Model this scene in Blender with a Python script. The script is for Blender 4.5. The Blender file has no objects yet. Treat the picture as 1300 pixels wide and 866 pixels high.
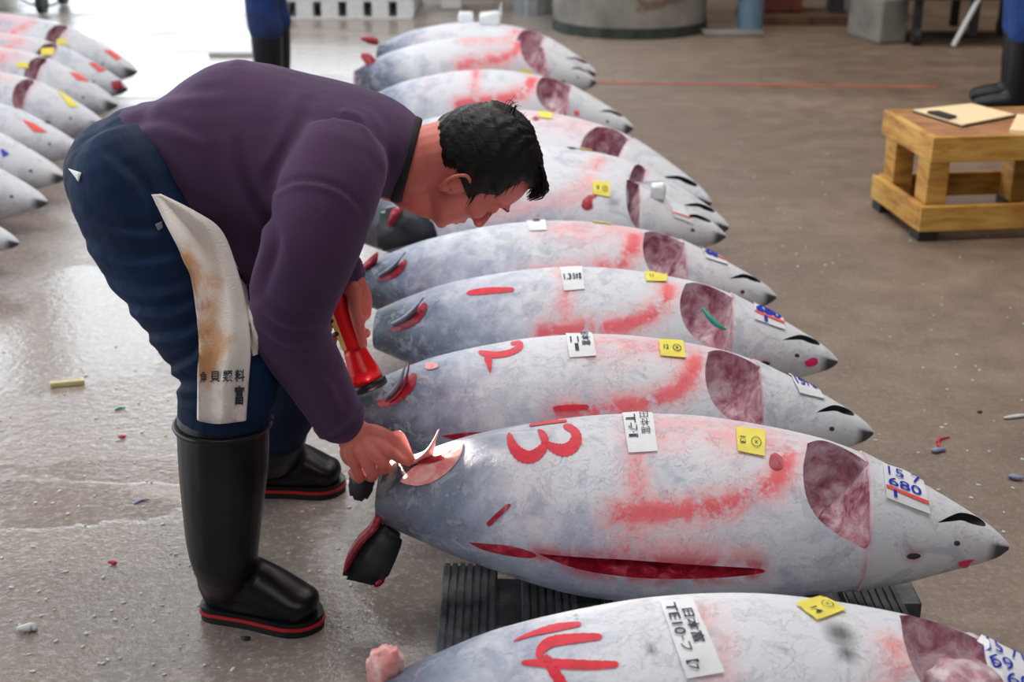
import bpy, bmesh, math, random
import numpy as np
from mathutils import Vector, Matrix
from mathutils.bvhtree import BVHTree
from math import radians as R, sin, cos, pi, atan2, sqrt

sc = bpy.context.scene
COL = sc.collection
# ------------------------------------------------------------------ camera
F, TH, CH = 1750.0, R(21.4), 1.45          # focal length in pixels of a 1300x866 frame, pitch, height
cam = bpy.data.cameras.new('camera'); camo = bpy.data.objects.new('camera', cam); COL.objects.link(camo)
cam.sensor_fit = 'HORIZONTAL'; cam.sensor_width = 36; cam.lens = 36*F/1300
camo.location = (0, 0, CH); camo.rotation_euler = (pi/2-TH, 0, 0)
cam.dof.use_dof = True; cam.dof.focus_distance = 2.42; cam.dof.aperture_fstop = 4.5
cam.clip_start = .05
sc.camera = camo
# ------------------------------------------------------------------ world, lights, exposure
sc.view_settings.view_transform = 'Standard'; sc.view_settings.look = 'None'
sc.view_settings.exposure = 0.1; sc.view_settings.gamma = 1.0; sc.view_settings.use_curve_mapping = False
w = bpy.data.worlds.new('world'); sc.world = w; w.use_nodes = True
bg = w.node_tree.nodes['Background']; bg.inputs[0].default_value = (.86, .94, 1, 1); bg.inputs[1].default_value = 3.2
def area(name, loc, size, power, color=(1, 1, 1), rot=(0, 0, 0)):
    l = bpy.data.lights.new(name, 'AREA'); l.shape = 'RECTANGLE'; l.size, l.size_y = size
    l.energy = power; l.color = color
    o = bpy.data.objects.new(name, l); COL.objects.link(o); o.location = loc; o.rotation_euler = rot
    return o
area('ceiling_and_fill_lamp', (.2, 3.6, 5.2), (5.5, 3.0), 200, (1, .97, .94))
area('ceiling_and_fill_lamp', (.3, -2.6, 4.6), (5.0, 2.0), 70, (1, .96, .95), (R(52), 0, 0))  # fill light added behind the camera to brighten the near sides
area('ceiling_and_fill_lamp', (4.0, 7.5, 5.2), (4.5, 1.0), 55, (1, .93, .86))
area('ceiling_and_fill_lamp', (-.5, 8.5, 5.2), (5.0, 2.0), 170, (1, .98, .96))
# ------------------------------------------------------------------ pixel <-> world helpers
def rdir(px, py):
    x, y = (px-650)/F, (py-433)/F
    return Vector((x, cos(TH)-y*sin(TH), -(sin(TH)+y*cos(TH))))
CAM = Vector((0, 0, CH))
def at(px, py, Y):
    d = rdir(px, py); return CAM+d*(Y/d.y)
def ground(px, py, z=0.):
    d = rdir(px, py); return CAM+d*((z-CH)/d.z)
def project(p):                                        # numpy (n,3) -> pixels
    p = np.asarray(p, float)-np.array(CAM)
    z = p[:, 1]*cos(TH)-p[:, 2]*sin(TH); yd = -(p[:, 1]*sin(TH)+p[:, 2]*cos(TH))
    return np.stack([650+F*p[:, 0]/z, 433+F*yd/z], 1)
# ------------------------------------------------------------------ objects
def tag(o, label=None, cat=None, group=None, kind=None):
    if label: o['label'] = label
    if cat: o['category'] = cat
    if group: o['group'] = group
    if kind: o['kind'] = kind
    return o
def link(name, me, mats=(), parent=None, smooth=False):
    o = bpy.data.objects.new(name, me); COL.objects.link(o)
    for m in mats if isinstance(mats, (list, tuple)) else [mats]:
        if m: me.materials.append(m)
    if smooth:
        me.polygons.foreach_set('use_smooth', [True]*len(me.polygons))
    if parent:
        o.parent = parent
        o.matrix_parent_inverse = parent.matrix_basis.inverted()
    return o
def build(name, bm, mat, parent=None, smooth=False):
    me = bpy.data.meshes.new(name); bm.normal_update(); bm.to_mesh(me); bm.free()
    return link(name, me, mat, parent, smooth)
def empty(name, loc=(0, 0, 0)):
    o = bpy.data.objects.new(name, None); COL.objects.link(o); o.location = loc; o.empty_display_size = .1
    return o
def box(bm, c, s, rot=None, bevel=0.):
    r = bmesh.ops.create_cube(bm, size=1)
    M = Matrix.Translation(Vector(c)) @ (rot.to_4x4() if rot else Matrix()) @ Matrix.Diagonal((*s, 1))
    bmesh.ops.transform(bm, matrix=M, verts=r['verts'])
    if bevel:
        es = list({e for v in r['verts'] for e in v.link_edges})
        bmesh.ops.bevel(bm, geom=es, offset=bevel, segments=2, affect='EDGES', profile=.6)
def boxo(name, c, s, mat, parent=None, rot=None, bevel=.004):
    bm = bmesh.new(); box(bm, c, s, rot, bevel); return build(name, bm, mat, parent)
def frame(d, up=None):
    d = d.normalized(); up = Vector(up) if up is not None else Vector((0, 1, 0))
    if abs(d.dot(up)) > .98: up = Vector((1, 0, 0))
    a = (up-d*up.dot(d)).normalized(); return a, d.cross(a)
def tube(bm, pts, rad, n=16, up=(0, 1, 0), cap=True):
    """closed tube through pts; rad: a number or (along up, across) per point; round ends"""
    pts = [Vector(p) for p in pts]; rad = [(r, r) if not isinstance(r, tuple) else r for r in rad]
    rings = []
    def ring(c, a, b, ra, rb):
        rings.append([bm.verts.new(c+a*(ra*cos(2*pi*k/n))+b*(rb*sin(2*pi*k/n))) for k in range(n)])
    m = len(pts)
    for i, p in enumerate(pts):
        d = (pts[min(i+1, m-1)]-pts[max(i-1, 0)])
        a, b = frame(d, up); dn = d.normalized(); ra, rb = rad[i]
        if cap and i == 0:
            for t in (80, 60, 40, 20):
                ring(p-dn*(sin(R(t))*min(ra, rb)), a, b, ra*cos(R(t)), rb*cos(R(t)))
        ring(p, a, b, ra, rb)
        if cap and i == m-1:
            for t in (20, 40, 60, 80):
                ring(p+dn*(sin(R(t))*min(ra, rb)), a, b, ra*cos(R(t)), rb*cos(R(t)))
    for r0, r1 in zip(rings, rings[1:]):
        for k in range(n):
            bm.faces.new((r0[k], r0[(k+1) % n], r1[(k+1) % n], r1[k]))
    bm.faces.new(rings[0][::-1]); bm.faces.new(rings[-1])
def ell(bm, c, s, rot=None, sub=3):
    r = bmesh.ops.create_icosphere(bm, subdivisions=sub, radius=1)
    M = Matrix.Translation(Vector(c)) @ (rot.to_4x4() if rot else Matrix()) @ Matrix.Diagonal((*s, 1))
    bmesh.ops.transform(bm, matrix=M, verts=r['verts'])
def spline(pts, n):
    """Catmull-Rom through points (any dimension), n samples"""
    P = np.array([list(p) for p in pts], float); m = len(P); out = []
    for t in np.linspace(0, m-1-1e-9, n):
        i = int(t); f = t-i
        p0, p1, p2, p3 = P[max(i-1, 0)], P[i], P[min(i+1, m-1)], P[min(i+2, m-1)]
        out.append(.5*((2*p1)+(-p0+p2)*f+(2*p0-5*p1+4*p2-p3)*f*f+(-p0+3*p1-3*p2+p3)*f**3))
    return np.array(out)
def stube(bm, pts, rad, n=16, up=(0, 1, 0), k=4):
    rad = [(r, r) if not isinstance(r, tuple) else r for r in rad]
    q = spline([list(p)+list(r) for p, r in zip(pts, rad)], (len(pts)-1)*k+1)
    tube(bm, [Vector(v[:3]) for v in q], [(max(v[3], 1e-4), max(v[4], 1e-4)) for v in q], n, up)
def bake(o):
    bpy.context.view_layer.update()
    dg = bpy.context.evaluated_depsgraph_get()
    me = bpy.data.meshes.new_from_object(o.evaluated_get(dg), preserve_all_data_layers=True, depsgraph=dg)
    o.modifiers.clear(); old = o.data; o.data = me; bpy.data.meshes.remove(old)
def union(name, bm, voxel, mat, parent=None, it=4, fac=.5):
    o = build(name, bm, mat, None)
    m = o.modifiers.new('r', 'REMESH'); m.mode = 'VOXEL'; m.voxel_size = voxel; m.use_smooth_shade = True
    if it:
        s = o.modifiers.new('s', 'SMOOTH'); s.factor = fac; s.iterations = it
    bake(o)
    if not o.data.materials and mat: o.data.materials.append(mat)
    if parent:
        o.parent = parent; o.matrix_parent_inverse = parent.matrix_basis.inverted()
    return o
def bvh_of(objs):
    V, P = [], []
    for o in objs:
        b = len(V); M = o.matrix_world if not o.parent else o.matrix_basis
        V += [v.co.copy() for v in o.data.vertices]; P += [[b+i for i in p.vertices] for p in o.data.polygons]
    return BVHTree.FromPolygons(V, P)
# ------------------------------------------------------------------ materials
def s2l(c):
    return tuple(((v/255)/12.92 if v/255 <= .04045 else (((v/255)+.055)/1.055)**2.4) for v in c)
class NT:
    def __init__(s, name):
        s.m = bpy.data.materials.new(name); s.m.use_nodes = True; s.t = s.m.node_tree; s.b = s.t.nodes['Principled BSDF']
    def n(s, typ, **kw):
        nd = s.t.nodes.new(typ)
        for k, v in kw.items():
            if k.startswith('i_'):
                k = k[2:]; k = int(k) if k.isdigit() else k.replace('_', ' ')
                if isinstance(v, bpy.types.NodeSocket): s.t.links.new(v, nd.inputs[k])
                else: nd.inputs[k].default_value = v
            else: setattr(nd, k, v)
        return nd
    def l(s, a, b): s.t.links.new(a, b)
    def set(s, **kw):
        for k, v in kw.items():
            k = k.replace('_', ' ')
            if isinstance(v, bpy.types.NodeSocket): s.l(v, s.b.inputs[k])
            else: s.b.inputs[k].default_value = v
    def coord(s): return s.n('ShaderNodeTexCoord').outputs['Object']
    def noise(s, scale, detail=4, rough=.55, vec=None, dist=0.):
        nd = s.n('ShaderNodeTexNoise'); nd.inputs['Scale'].default_value = scale; nd.inputs['Detail'].default_value = detail
        nd.inputs['Roughness'].default_value = rough; nd.inputs['Distortion'].default_value = dist
        s.l(vec if vec else s.coord(), nd.inputs['Vector']); return nd.outputs['Fac']
    def ramp(s, fac, stops):
        nd = s.n('ShaderNodeValToRGB'); e = nd.color_ramp.elements
        while len(e) < len(stops): e.new(.5)
        for el, (p, c) in zip(e, stops):
            el.position = p; el.color = (*c, 1) if len(c) == 3 else c
        s.l(fac, nd.inputs[0]); return nd.outputs[0]
    def mix(s, fac, a, b):
        nd = s.n('ShaderNodeMix', data_type='RGBA'); f, A, B = nd.inputs[0], nd.inputs[6], nd.inputs[7]
        for sk, v in ((f, fac), (A, a), (B, b)):
            if isinstance(v, bpy.types.NodeSocket): s.l(v, sk)
            elif sk is f: sk.default_value = v
            else: sk.default_value = (*v, 1)
        return nd.outputs[2]
    def math(s, op, a, b=0., c=None):
        nd = s.n('ShaderNodeMath', operation=op)
        for i, v in enumerate((a, b) if c is None else (a, b, c)):
            if isinstance(v, bpy.types.NodeSocket): s.l(v, nd.inputs[i])
            else: nd.inputs[i].default_value = v
        return nd.outputs[0]
    def step(s, v, lo, hi):
        nd = s.n('ShaderNodeMapRange', interpolation_type='SMOOTHSTEP'); s.l(v, nd.inputs[0])
        nd.inputs[1].default_value = lo; nd.inputs[2].default_value = hi; return nd.outputs[0]
    def bump(s, h, strength=.3, dist=.01):
        nd = s.n('ShaderNodeBump'); nd.inputs['Strength'].default_value = strength; nd.inputs['Distance'].default_value = dist
        s.l(h, nd.inputs['Height']); s.l(nd.outputs[0], s.b.inputs['Normal'])
    def attr(s, name): return s.n('ShaderNodeAttribute', attribute_name=name).outputs['Fac']
def simple(name, c, rough=.6, var=.12, scale=30, bump=.1, metallic=0., c2=None, spec=.5, bdist=.003):
    t = NT(name); c = s2l(c); f = t.noise(scale)
    d = s2l(c2) if c2 else tuple(v*(1-var*2) for v in c); e = c if c2 else tuple(min(1, v*(1+var)) for v in c)
    t.set(Base_Color=t.ramp(f, [(.3, d), (.7, e)]), Roughness=rough, Metallic=metallic)
    t.b.inputs['Specular IOR Level'].default_value = spec
    if bump: t.bump(t.noise(scale*4), bump, bdist)
    return t.m
M = {}
def mats():
    # frozen tuna skin: grey-blue under patches of frost, pink dye where the mesh attribute says so
    t = NT('frozen_skin'); co = t.coord()
    rnd = t.n('ShaderNodeObjectInfo').outputs['Random']
    off = t.n('ShaderNodeVectorMath', operation='ADD', i_0=co)
    cmb = t.n('ShaderNodeCombineXYZ'); t.l(t.math('MULTIPLY', t.attr('seed'), 37.), cmb.inputs[0]); t.l(t.math('MULTIPLY', t.attr('seed'), 11.), cmb.inputs[1])
    t.l(cmb.outputs[0], off.inputs[1]); v = off.outputs[0]
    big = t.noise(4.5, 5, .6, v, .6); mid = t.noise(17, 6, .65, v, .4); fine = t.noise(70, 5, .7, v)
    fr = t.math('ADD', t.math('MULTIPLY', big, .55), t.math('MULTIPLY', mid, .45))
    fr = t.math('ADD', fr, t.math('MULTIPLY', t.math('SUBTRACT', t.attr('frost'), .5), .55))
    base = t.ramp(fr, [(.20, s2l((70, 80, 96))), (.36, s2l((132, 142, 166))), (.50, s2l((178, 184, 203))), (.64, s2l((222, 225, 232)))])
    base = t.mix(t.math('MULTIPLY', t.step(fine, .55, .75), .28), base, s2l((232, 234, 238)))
    blot = t.step(t.noise(9, 3, .5, v, 1.2), .70, .76)
    base = t.mix(t.math('MULTIPLY', blot, .55), base, s2l((112, 116, 128)))
    pinkish = t.step(t.noise(3.1, 4, .6, v, .3), .48, .72)
    base = t.mix(t.math('MULTIPLY', pinkish, .22), base, s2l((226, 170, 182)))
    flake = t.step(t.noise(26, 9, .72, v, .5), .53, .57)
    base = t.mix(t.math('MULTIPLY', flake, .30), base, s2l((226, 228, 234)))
    fl2 = t.step(t.noise(11, 8, .7, v, .8), .55, .60)
    base = t.mix(t.math('MULTIPLY', fl2, .30), base, s2l((140, 150, 172)))
    speck = t.step(t.noise(48, 3, .5, v), .72, .77)
    base = t.mix(t.math('MULTIPLY', speck, .45), base, s2l((70, 74, 86)))
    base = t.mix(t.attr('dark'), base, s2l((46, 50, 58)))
    ink = t.math('MULTIPLY', t.attr('ink'), t.math('ADD', t.step(mid, .30, .62), t.math('MULTIPLY', t.step(fine, .35, .7), .55)))
    ink = t.math('MINIMUM', ink, .92)
    base = t.mix(ink, base, t.mix(t.step(t.attr('ink'), .55, 1.1), s2l((244, 160, 162)), s2l((240, 82, 92))))
    raw = t.math('MULTIPLY', t.attr('raw'), t.step(mid, .3, .6))
    base = t.mix(raw, base, s2l((196, 44, 70)))
    t.set(Base_Color=base, Roughness=t.math('ADD', .34, t.math('MULTIPLY', fr, .36)))
    t.b.inputs['Subsurface Weight'].default_value = .0
    h = t.math('ADD', t.math('MULTIPLY', mid, .6), t.math('MULTIPLY', fine, .3)); t.bump(t.math('ADD', h, t.math('MULTIPLY', flake, .12)), .6, .009)
    M['skin'] = t.m
    t = NT('gill_flesh'); f = t.noise(22, 6, .65, None, .5); g = t.noise(7, 3)
    c = t.ramp(f, [(.25, s2l((96, 34, 52))), (.38, s2l((168, 100, 120))), (.49, s2l((208, 162, 176))), (.60, s2l((236, 220, 226)))])
    c = t.mix(t.math('MULTIPLY', t.step(g, .54, .70), .55), c, s2l((112, 34, 50)))
    t.set(Base_Color=c, Roughness=.45); t.bump(f, .6, .012); M['gill'] = t.m
    t = NT('red_flesh'); f = t.noise(40, 5, .6, None, .8)
    t.set(Base_Color=t.ramp(f, [(.3, s2l((120, 12, 30))), (.55, s2l((178, 34, 58))), (.75, s2l((228, 108, 122)))]), Roughness=.35); t.bump(f, .5, .006); M['flesh'] = t.m
    t = NT('pale_flesh'); f = t.noise(24, 5, .6, None, .8)
    t.set(Base_Color=t.ramp(f, [(.3, s2l((226, 96, 104))), (.5, s2l((240, 168, 164))), (.68, s2l((250, 222, 214)))]), Roughness=.35)
    t.b.inputs['Subsurface Weight'].default_value = .15; t.b.inputs['Subsurface Radius'].default_value = (.01, .004, .003)
    t.bump(f, .4, .005); M['pale'] = t.m
    M['flapskin'] = simple('lifted_grey_skin', (150, 158, 176), .45, c2=(116, 124, 142), scale=40, bump=.2)
    M['mouth'] = simple('mouth_lining', (52, 50, 52), .6)
    M['fin'] = simple('dark_fin_skin', (60, 62, 70), .45, c2=(30, 32, 38), scale=26, bump=.25)
    M['cutbone'] = simple('saw_cut_skin', (150, 146, 146), .6, c2=(78, 76, 80), scale=60, bump=.4)
    M['paper'] = simple('label_paper', (236, 238, 242), .7, .03, bump=.04)
    M['yellow'] = simple('yellow_sticker', (244, 228, 92), .6, .04, bump=.03)
    M['ink_black'] = simple('label_ink', (44, 54, 66), .7, .1, bump=0)
    M['ink_blue'] = simple('blue_marker', (34, 52, 186), .6, .1, bump=0)
    M['ink_red'] = simple('red_marker', (246, 92, 84), .6, .06, bump=0)
    M['paint'] = simple('red_paint', (224, 22, 52), .5, .1, 60, .2)
    M['magenta'] = simple('magenta_dye', (255, 36, 120), .5, .05, bump=0)
    M['green'] = simple('green_twine', (36, 168, 150), .5, .1, bump=0)
    M['ice'] = simple('white_ice', (240, 244, 246), .4, .04, 20, .4)
    # person
    t = NT('purple_jersey'); f = t.noise(3.5, 3); wv = t.noise(260, 2)
    t.set(Base_Color=t.ramp(f, [(.3, s2l((64, 45, 72))), (.7, s2l((80, 56, 85)))]), Roughness=.85)
    t.b.inputs['Specular IOR Level'].default_value = .2
    t.b.inputs['Sheen Weight'].default_value = .25; t.b.inputs['Sheen Tint'].default_value = (.5, .4, .65, 1)
    wr = t.noise(9, 3, .5, None, .7)
    t.bump(t.math('ADD', t.math('MULTIPLY', wv, .06), t.math('MULTIPLY', wr, .8)), .35, .02); M['shirt'] = t.m
    M['collar'] = simple('black_ribbing', (24, 22, 28), .85, bump=.1)
    t = NT('navy_work_cloth'); f = t.noise(5, 4); wr = t.noise(12, 4, .55, None, 1.2)
    t.set(Base_Color=t.ramp(f, [(.3, s2l((3, 22, 50))), (.7, s2l((8, 38, 76)))]), Roughness=.75); t.b.inputs['Specular IOR Level'].default_value = .25
    t.bump(wr, .35, .012); M['trousers'] = t.m
    M['rubber'] = simple('black_rubber', (13, 14, 18), .36, .1, 8, .08, spec=.4)
    M['sole'] = simple('black_sole', (16, 16, 18), .6, .1)
    M['trim'] = simple('red_rubber_trim', (190, 34, 42), .45, .08, bump=0)
    t = NT('skin'); f = t.noise(14, 4)
    t.set(Base_Color=t.ramp(f, [(.3, s2l((206, 104, 96))), (.7, s2l((228, 134, 118)))]), Roughness=.5)
    t.b.inputs['Subsurface Weight'].default_value = .2; t.b.inputs['Subsurface Radius'].default_value = (.01, .004, .002)
    t.b.inputs['Subsurface Scale'].default_value = .5
    t.bump(t.noise(220, 3), .12, .002); M['flesh_skin'] = t.m
    t = NT('hair'); mp = t.n('ShaderNodeMapping'); t.l(t.coord(), mp.inputs[0]); mp.inputs['Scale'].default_value = (30, 220, 220)
    f = t.noise(1., 3, .5, mp.outputs[0])
    t.set(Base_Color=t.ramp(f, [(.3, s2l((10, 8, 10))), (.7, s2l((26, 20, 20)))]), Roughness=.5); t.b.inputs['Specular IOR Level'].default_value = .3; t.bump(f, .4, .003); M['hair'] = t.m
    t = NT('stained_towel'); co = t.coord(); f = t.noise(13, 5, .6, None, .6)
    c = t.mix(t.step(t.math('ADD', f, t.math('MULTIPLY', t.attr('stain'), .7)), .58, .95), s2l((240, 232, 224)), s2l((210, 156, 108)))
    c = t.mix(t.step(t.math('ADD', t.noise(22, 4), t.math('MULTIPLY', t.attr('stain'), .45)), .78, 1.0), c, s2l((176, 84, 58)))
    t.set(Base_Color=c, Roughness=.95); t.b.inputs['Sheen Weight'].default_value = .3; t.bump(t.noise(330, 2), .6, .003); M['towel'] = t.m
    M['torch_red'] = simple('red_plastic', (240, 26, 34), .3, .04, bump=0)
    M['torch_yellow'] = simple('yellow_plastic', (232, 206, 120), .4, .05, bump=0)
    M['black_plastic'] = simple('black_plastic', (24, 24, 26), .4, .1, bump=0)
    t = NT('lit_lens'); t.set(Base_Color=(1, .9, .75, 1), Emission_Color=(1, .85, .7, 1), Emission_Strength=6.); M['lens'] = t.m
    # wood, floor, background
    t = NT('yellowed_pine'); co = t.coord(); mp = t.n('ShaderNodeMapping'); t.l(co, mp.inputs[0]); mp.inputs['Scale'].default_value = (1, 1, 6)
    f = t.noise(5, 6, .6, mp.outputs[0], .8); g = t.noise(3, 3)
    c = t.ramp(f, [(.3, s2l((160, 104, 46))), (.5, s2l((204, 152, 70))), (.7, s2l((222, 178, 96)))])
    c = t.mix(t.math('MULTIPLY', t.step(g, .56, .75), .55), c, s2l((148, 66, 40)))
    t.set(Base_Color=c, Roughness=.6); t.bump(f, .3, .004); M['pine'] = t.m
    M['toppine'] = simple('worn_brown_pine', (190, 138, 92), .65, c2=(142, 92, 56), scale=7, bump=.2)
    t = NT('black_pallet'); f = t.noise(30, 4)
    t.set(Base_Color=t.ramp(f, [(.3, s2l((42, 44, 46))), (.7, s2l((96, 100, 104)))]), Roughness=.42); t.bump(t.noise(60), .25, .004); M['pallet'] = t.m
    M['greyplastic'] = simple('grey_plastic', (150, 154, 158), .5, .1)
    M['white_plastic'] = simple('white_plastic', (214, 216, 216), .5, .06)
    t = NT('old_concrete'); f = t.noise(3, 6, .65); g = t.noise(2.2, 4, .6, None, 1.)
    c = t.ramp(f, [(.3, s2l((98, 94, 88))), (.7, s2l((150, 146, 138)))])
    c = t.mix(t.math('MULTIPLY', t.step(g, .60, .68), .7), c, s2l((98, 66, 40)))
    t.set(Base_Color=c, Roughness=.85); t.bump(f, .4, .02); M['concrete'] = t.m
    M['mossy'] = simple('mossy_concrete', (58, 66, 58), .8, c2=(30, 34, 32), scale=12)
    M['bluepipe'] = simple('blue_grey_pipe', (104, 130, 150), .45, .1)
    M['rust'] = simple('rusty_steel', (118, 56, 40), .8, c2=(66, 34, 26), scale=14, bump=.3)
    M['brownwood'] = simple('brown_old_wood', (104, 74, 52), .8, c2=(58, 40, 28), scale=9)
    M['darksteel'] = simple('dark_steel', (44, 42, 42), .6)
    M['wall'] = simple('dark_hall_wall', (64, 54, 48), .85, c2=(44, 37, 33), scale=2)
    M['ceiling'] = simple('dark_ceiling', (84, 78, 74), .9, scale=2)
    M['bluecloth'] = simple('blue_work_cloth', (16, 70, 142), .8, c2=(8, 44, 100), scale=9, bump=.5, bdist=.02)
    M['navycloth'] = simple('dark_blue_cloth', (8, 46, 108), .8, c2=(6, 28, 70), scale=9, bump=.5, bdist=.02)
    M['scrap_red'] = simple('red_scrap', (206, 44, 60), .5)
    M['scrap_blue'] = simple('blue_grey_scrap', (140, 152, 184), .5)
    M['chalk'] = simple('cream_foam', (226, 214, 160), .7)
    M['clip_paper'] = simple('cream_paper', (248, 222, 176), .7, .03, bump=.02)
    t = NT('wet_concrete_floor'); co = t.n('ShaderNodeNewGeometry').outputs['Position']
    mp = t.n('ShaderNodeMapping'); t.l(co, mp.inputs[0]); mp.inputs['Scale'].default_value = (.55, 1.5, 1)
    big = t.noise(1.1, 5, .6, mp.outputs[0], .5); mid = t.noise(7, 6, .6, co, .3); fine = t.noise(90, 4, .6, co)
    c = t.ramp(t.math('ADD', t.math('MULTIPLY', big, .55), t.math('MULTIPLY', mid, .45)), [(.32, s2l((84, 67, 52))), (.5, s2l((120, 99, 82))), (.66, s2l((150, 129, 112)))])
    c = t.mix(t.math('MULTIPLY', t.step(fine, .5, .75), .35), c, s2l((178, 160, 144)))
    pale = t.noise(55, 8, .75, co)
    wet = t.step(t.math('ADD', big, t.math('MULTIPLY', mid, .25)), .50, .70)
    sx = t.n('ShaderNodeSeparateXYZ'); t.l(co, sx.inputs[0])
    side = t.n('ShaderNodeMapRange', interpolation_type='SMOOTHSTEP'); t.l(sx.outputs[0], side.inputs[0])
    side.inputs[1].default_value = 2.2; side.inputs[2].default_value = -.6; side.inputs[3].default_value = .0; side.inputs[4].default_value = 1.
    wet = t.math('MULTIPLY', t.math('ADD', t.math('MULTIPLY', wet, .5), .5), t.math('ADD', t.math('MULTIPLY', side.outputs[0], .8), .2))
    pud = None                                         # standing water: (x, y, radius x, radius y)
    for (u, v_, rx, ry) in ((110, 405, .42, .62), (585, 770, .20, .16), (250, 600, .5, .07), (60, 640, .3, .12)):
        p = ground(u, v_); m2 = t.n('ShaderNodeMapping'); t.l(co, m2.inputs[0]); m2.inputs['Scale'].default_value = (1/rx, 1/ry, 0); m2.inputs['Location'].default_value = (-p.x/rx, -p.y/ry, 0)
        ln = t.n('ShaderNodeVectorMath', operation='LENGTH'); t.l(m2.outputs[0], ln.inputs[0]); d = ln.outputs['Value']
        d = t.math('ADD', d, t.math('MULTIPLY', t.math('SUBTRACT', mid, .5), 1.3))
        k = t.step(d, 1.0, .8); pud = k if pud is None else t.math('MAXIMUM', pud, k)
    wet = t.math('MAXIMUM', wet, t.math('MULTIPLY', pud, 1.0))
    c = t.mix(t.math('MULTIPLY', wet, .2), c, s2l((100, 92, 86)))
    glare_slush = t.math('MULTIPLY', t.math('ADD', t.math('MULTIPLY', t.step(pale, .5, .6), .30), .26), side.outputs[0])  # left floor paler: daylight glare put into the colour, with ice specks
    c = t.mix(glare_slush, c, s2l((206, 200, 198)))
    rr = t.n('ShaderNodeMapRange'); t.l(wet, rr.inputs[0]); rr.inputs[3].default_value = .6; rr.inputs[4].default_value = .13
    ro = t.math('SUBTRACT', rr.outputs[0], t.math('MULTIPLY', pud, .06))
    t.set(Base_Color=c, Roughness=ro)
    hb = t.math('ADD', t.math('MULTIPLY', t.noise(34, 4, .6, co), .8), t.math('MULTIPLY', fine, .35))
    hb = t.math('MULTIPLY', hb, t.math('SUBTRACT', 1., t.math('MULTIPLY', pud, .62)))
    t.bump(hb, .4, .007); M['floor'] = t.m
    M['line'] = simple('worn_red_floor_paint', (196, 100, 80), .6, c2=(136, 84, 68), scale=9)
mats()
# ------------------------------------------------------------------ the hall
def plane(name, pts, mat, thick=None):
    bm = bmesh.new(); vs = [bm.verts.new(p) for p in pts]; bm.faces.new(vs)
    return build(name, bm, mat)
tag(plane('floor', [(-14, -6, 0), (14, -6, 0), (14, 16, 0), (-14, 16, 0)], M['floor']), kind='structure')
def slab(name, c, s, mat): return tag(boxo(name, c, s, mat, bevel=0), kind='structure')
slab('wall_back', (6.2, 14.2, 2.7), (13.6, .3, 5.4), M['wall'])
slab('wall_right', (13, 5, 2.7), (.3, 18, 5.4), M['wall'])
slab('wall_near', (0, -6, 2.7), (26, .3, 5.4), M['wall'])
slab('ceiling', (1.5, 4, 5.5), (23, 20.4, .2), M['ceiling'])
for k, x in enumerate((-9.6, -5.2, -.8)):
    slab('pillar_%d' % (k+1), (x, 14.2, 2.7), (.35, .35, 5.4), M['concrete'])
# worn painted line across the floor
def floor_strip(name, pts, wd, mat):
    bm = bmesh.new(); rows = []
    for i, (x, y) in enumerate(pts):
        rows.append([bm.verts.new((x, y+wd*s*(1+.25*random.uniform(-1, 1)), .002)) for s in (-.5, .5)])
    for a, b in zip(rows, rows[1:]): bm.faces.new((a[0], b[0], b[1], a[1]))
    return build(name, bm, mat)
random.seed(5)
a, b = ground(735, 105), ground(1190, 111)
tag(floor_strip('floor_line', [(a.x+(b.x-a.x)*t/30, a.y+(b.y-a.y)*t/30) for t in range(31)], .05, M['line']), kind='structure')

# ------------------------------------------------------------------ tuna
# silhouette of the fish numbered 13: station, radius and height of the centre over the straight axis, for a length of 1.15
PROF = [(0, .049, 0), (.06, .078, .006), (.147, .114, .012), (.297, .156, .013), (.398, .169, .017), (.498, .170, .022), (.598, .159, .026),
        (.699, .139, .030), (.764, .122, .026), (.837, .096, .018), (.9, .067, .012), (.956, .039, .005), (.985, .021, .0), (1., .006, -.002)]
UG = .764
def prof(u):
    us = [p[0] for p in PROF]
    i = min(max(int(np.searchsorted(us, u))-1, 0), len(us)-2); t = (u-us[i])/(us[i+1]-us[i])
    def cr(k):
        a = [PROF[min(max(i+j, 0), len(PROF)-1)][k] for j in (-1, 0, 1, 2)]
        x = [PROF[min(max(i+j, 0), len(PROF)-1)][0] for j in (-1, 0, 1, 2)]
        m1 = (a[2]-a[0])/max(x[2]-x[0], 1e-6)*(x[2]-x[1]); m2 = (a[3]-a[1])/max(x[3]-x[1], 1e-6)*(x[2]-x[1])
        h = t*t*(3-2*t)
        return (2*t**3-3*t*t+1)*a[1]+(t**3-2*t*t+t)*m1+(-2*t**3+3*t*t)*a[2]+(t**3-t*t)*m2
    return max(cr(1), .004), cr(2)
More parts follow.
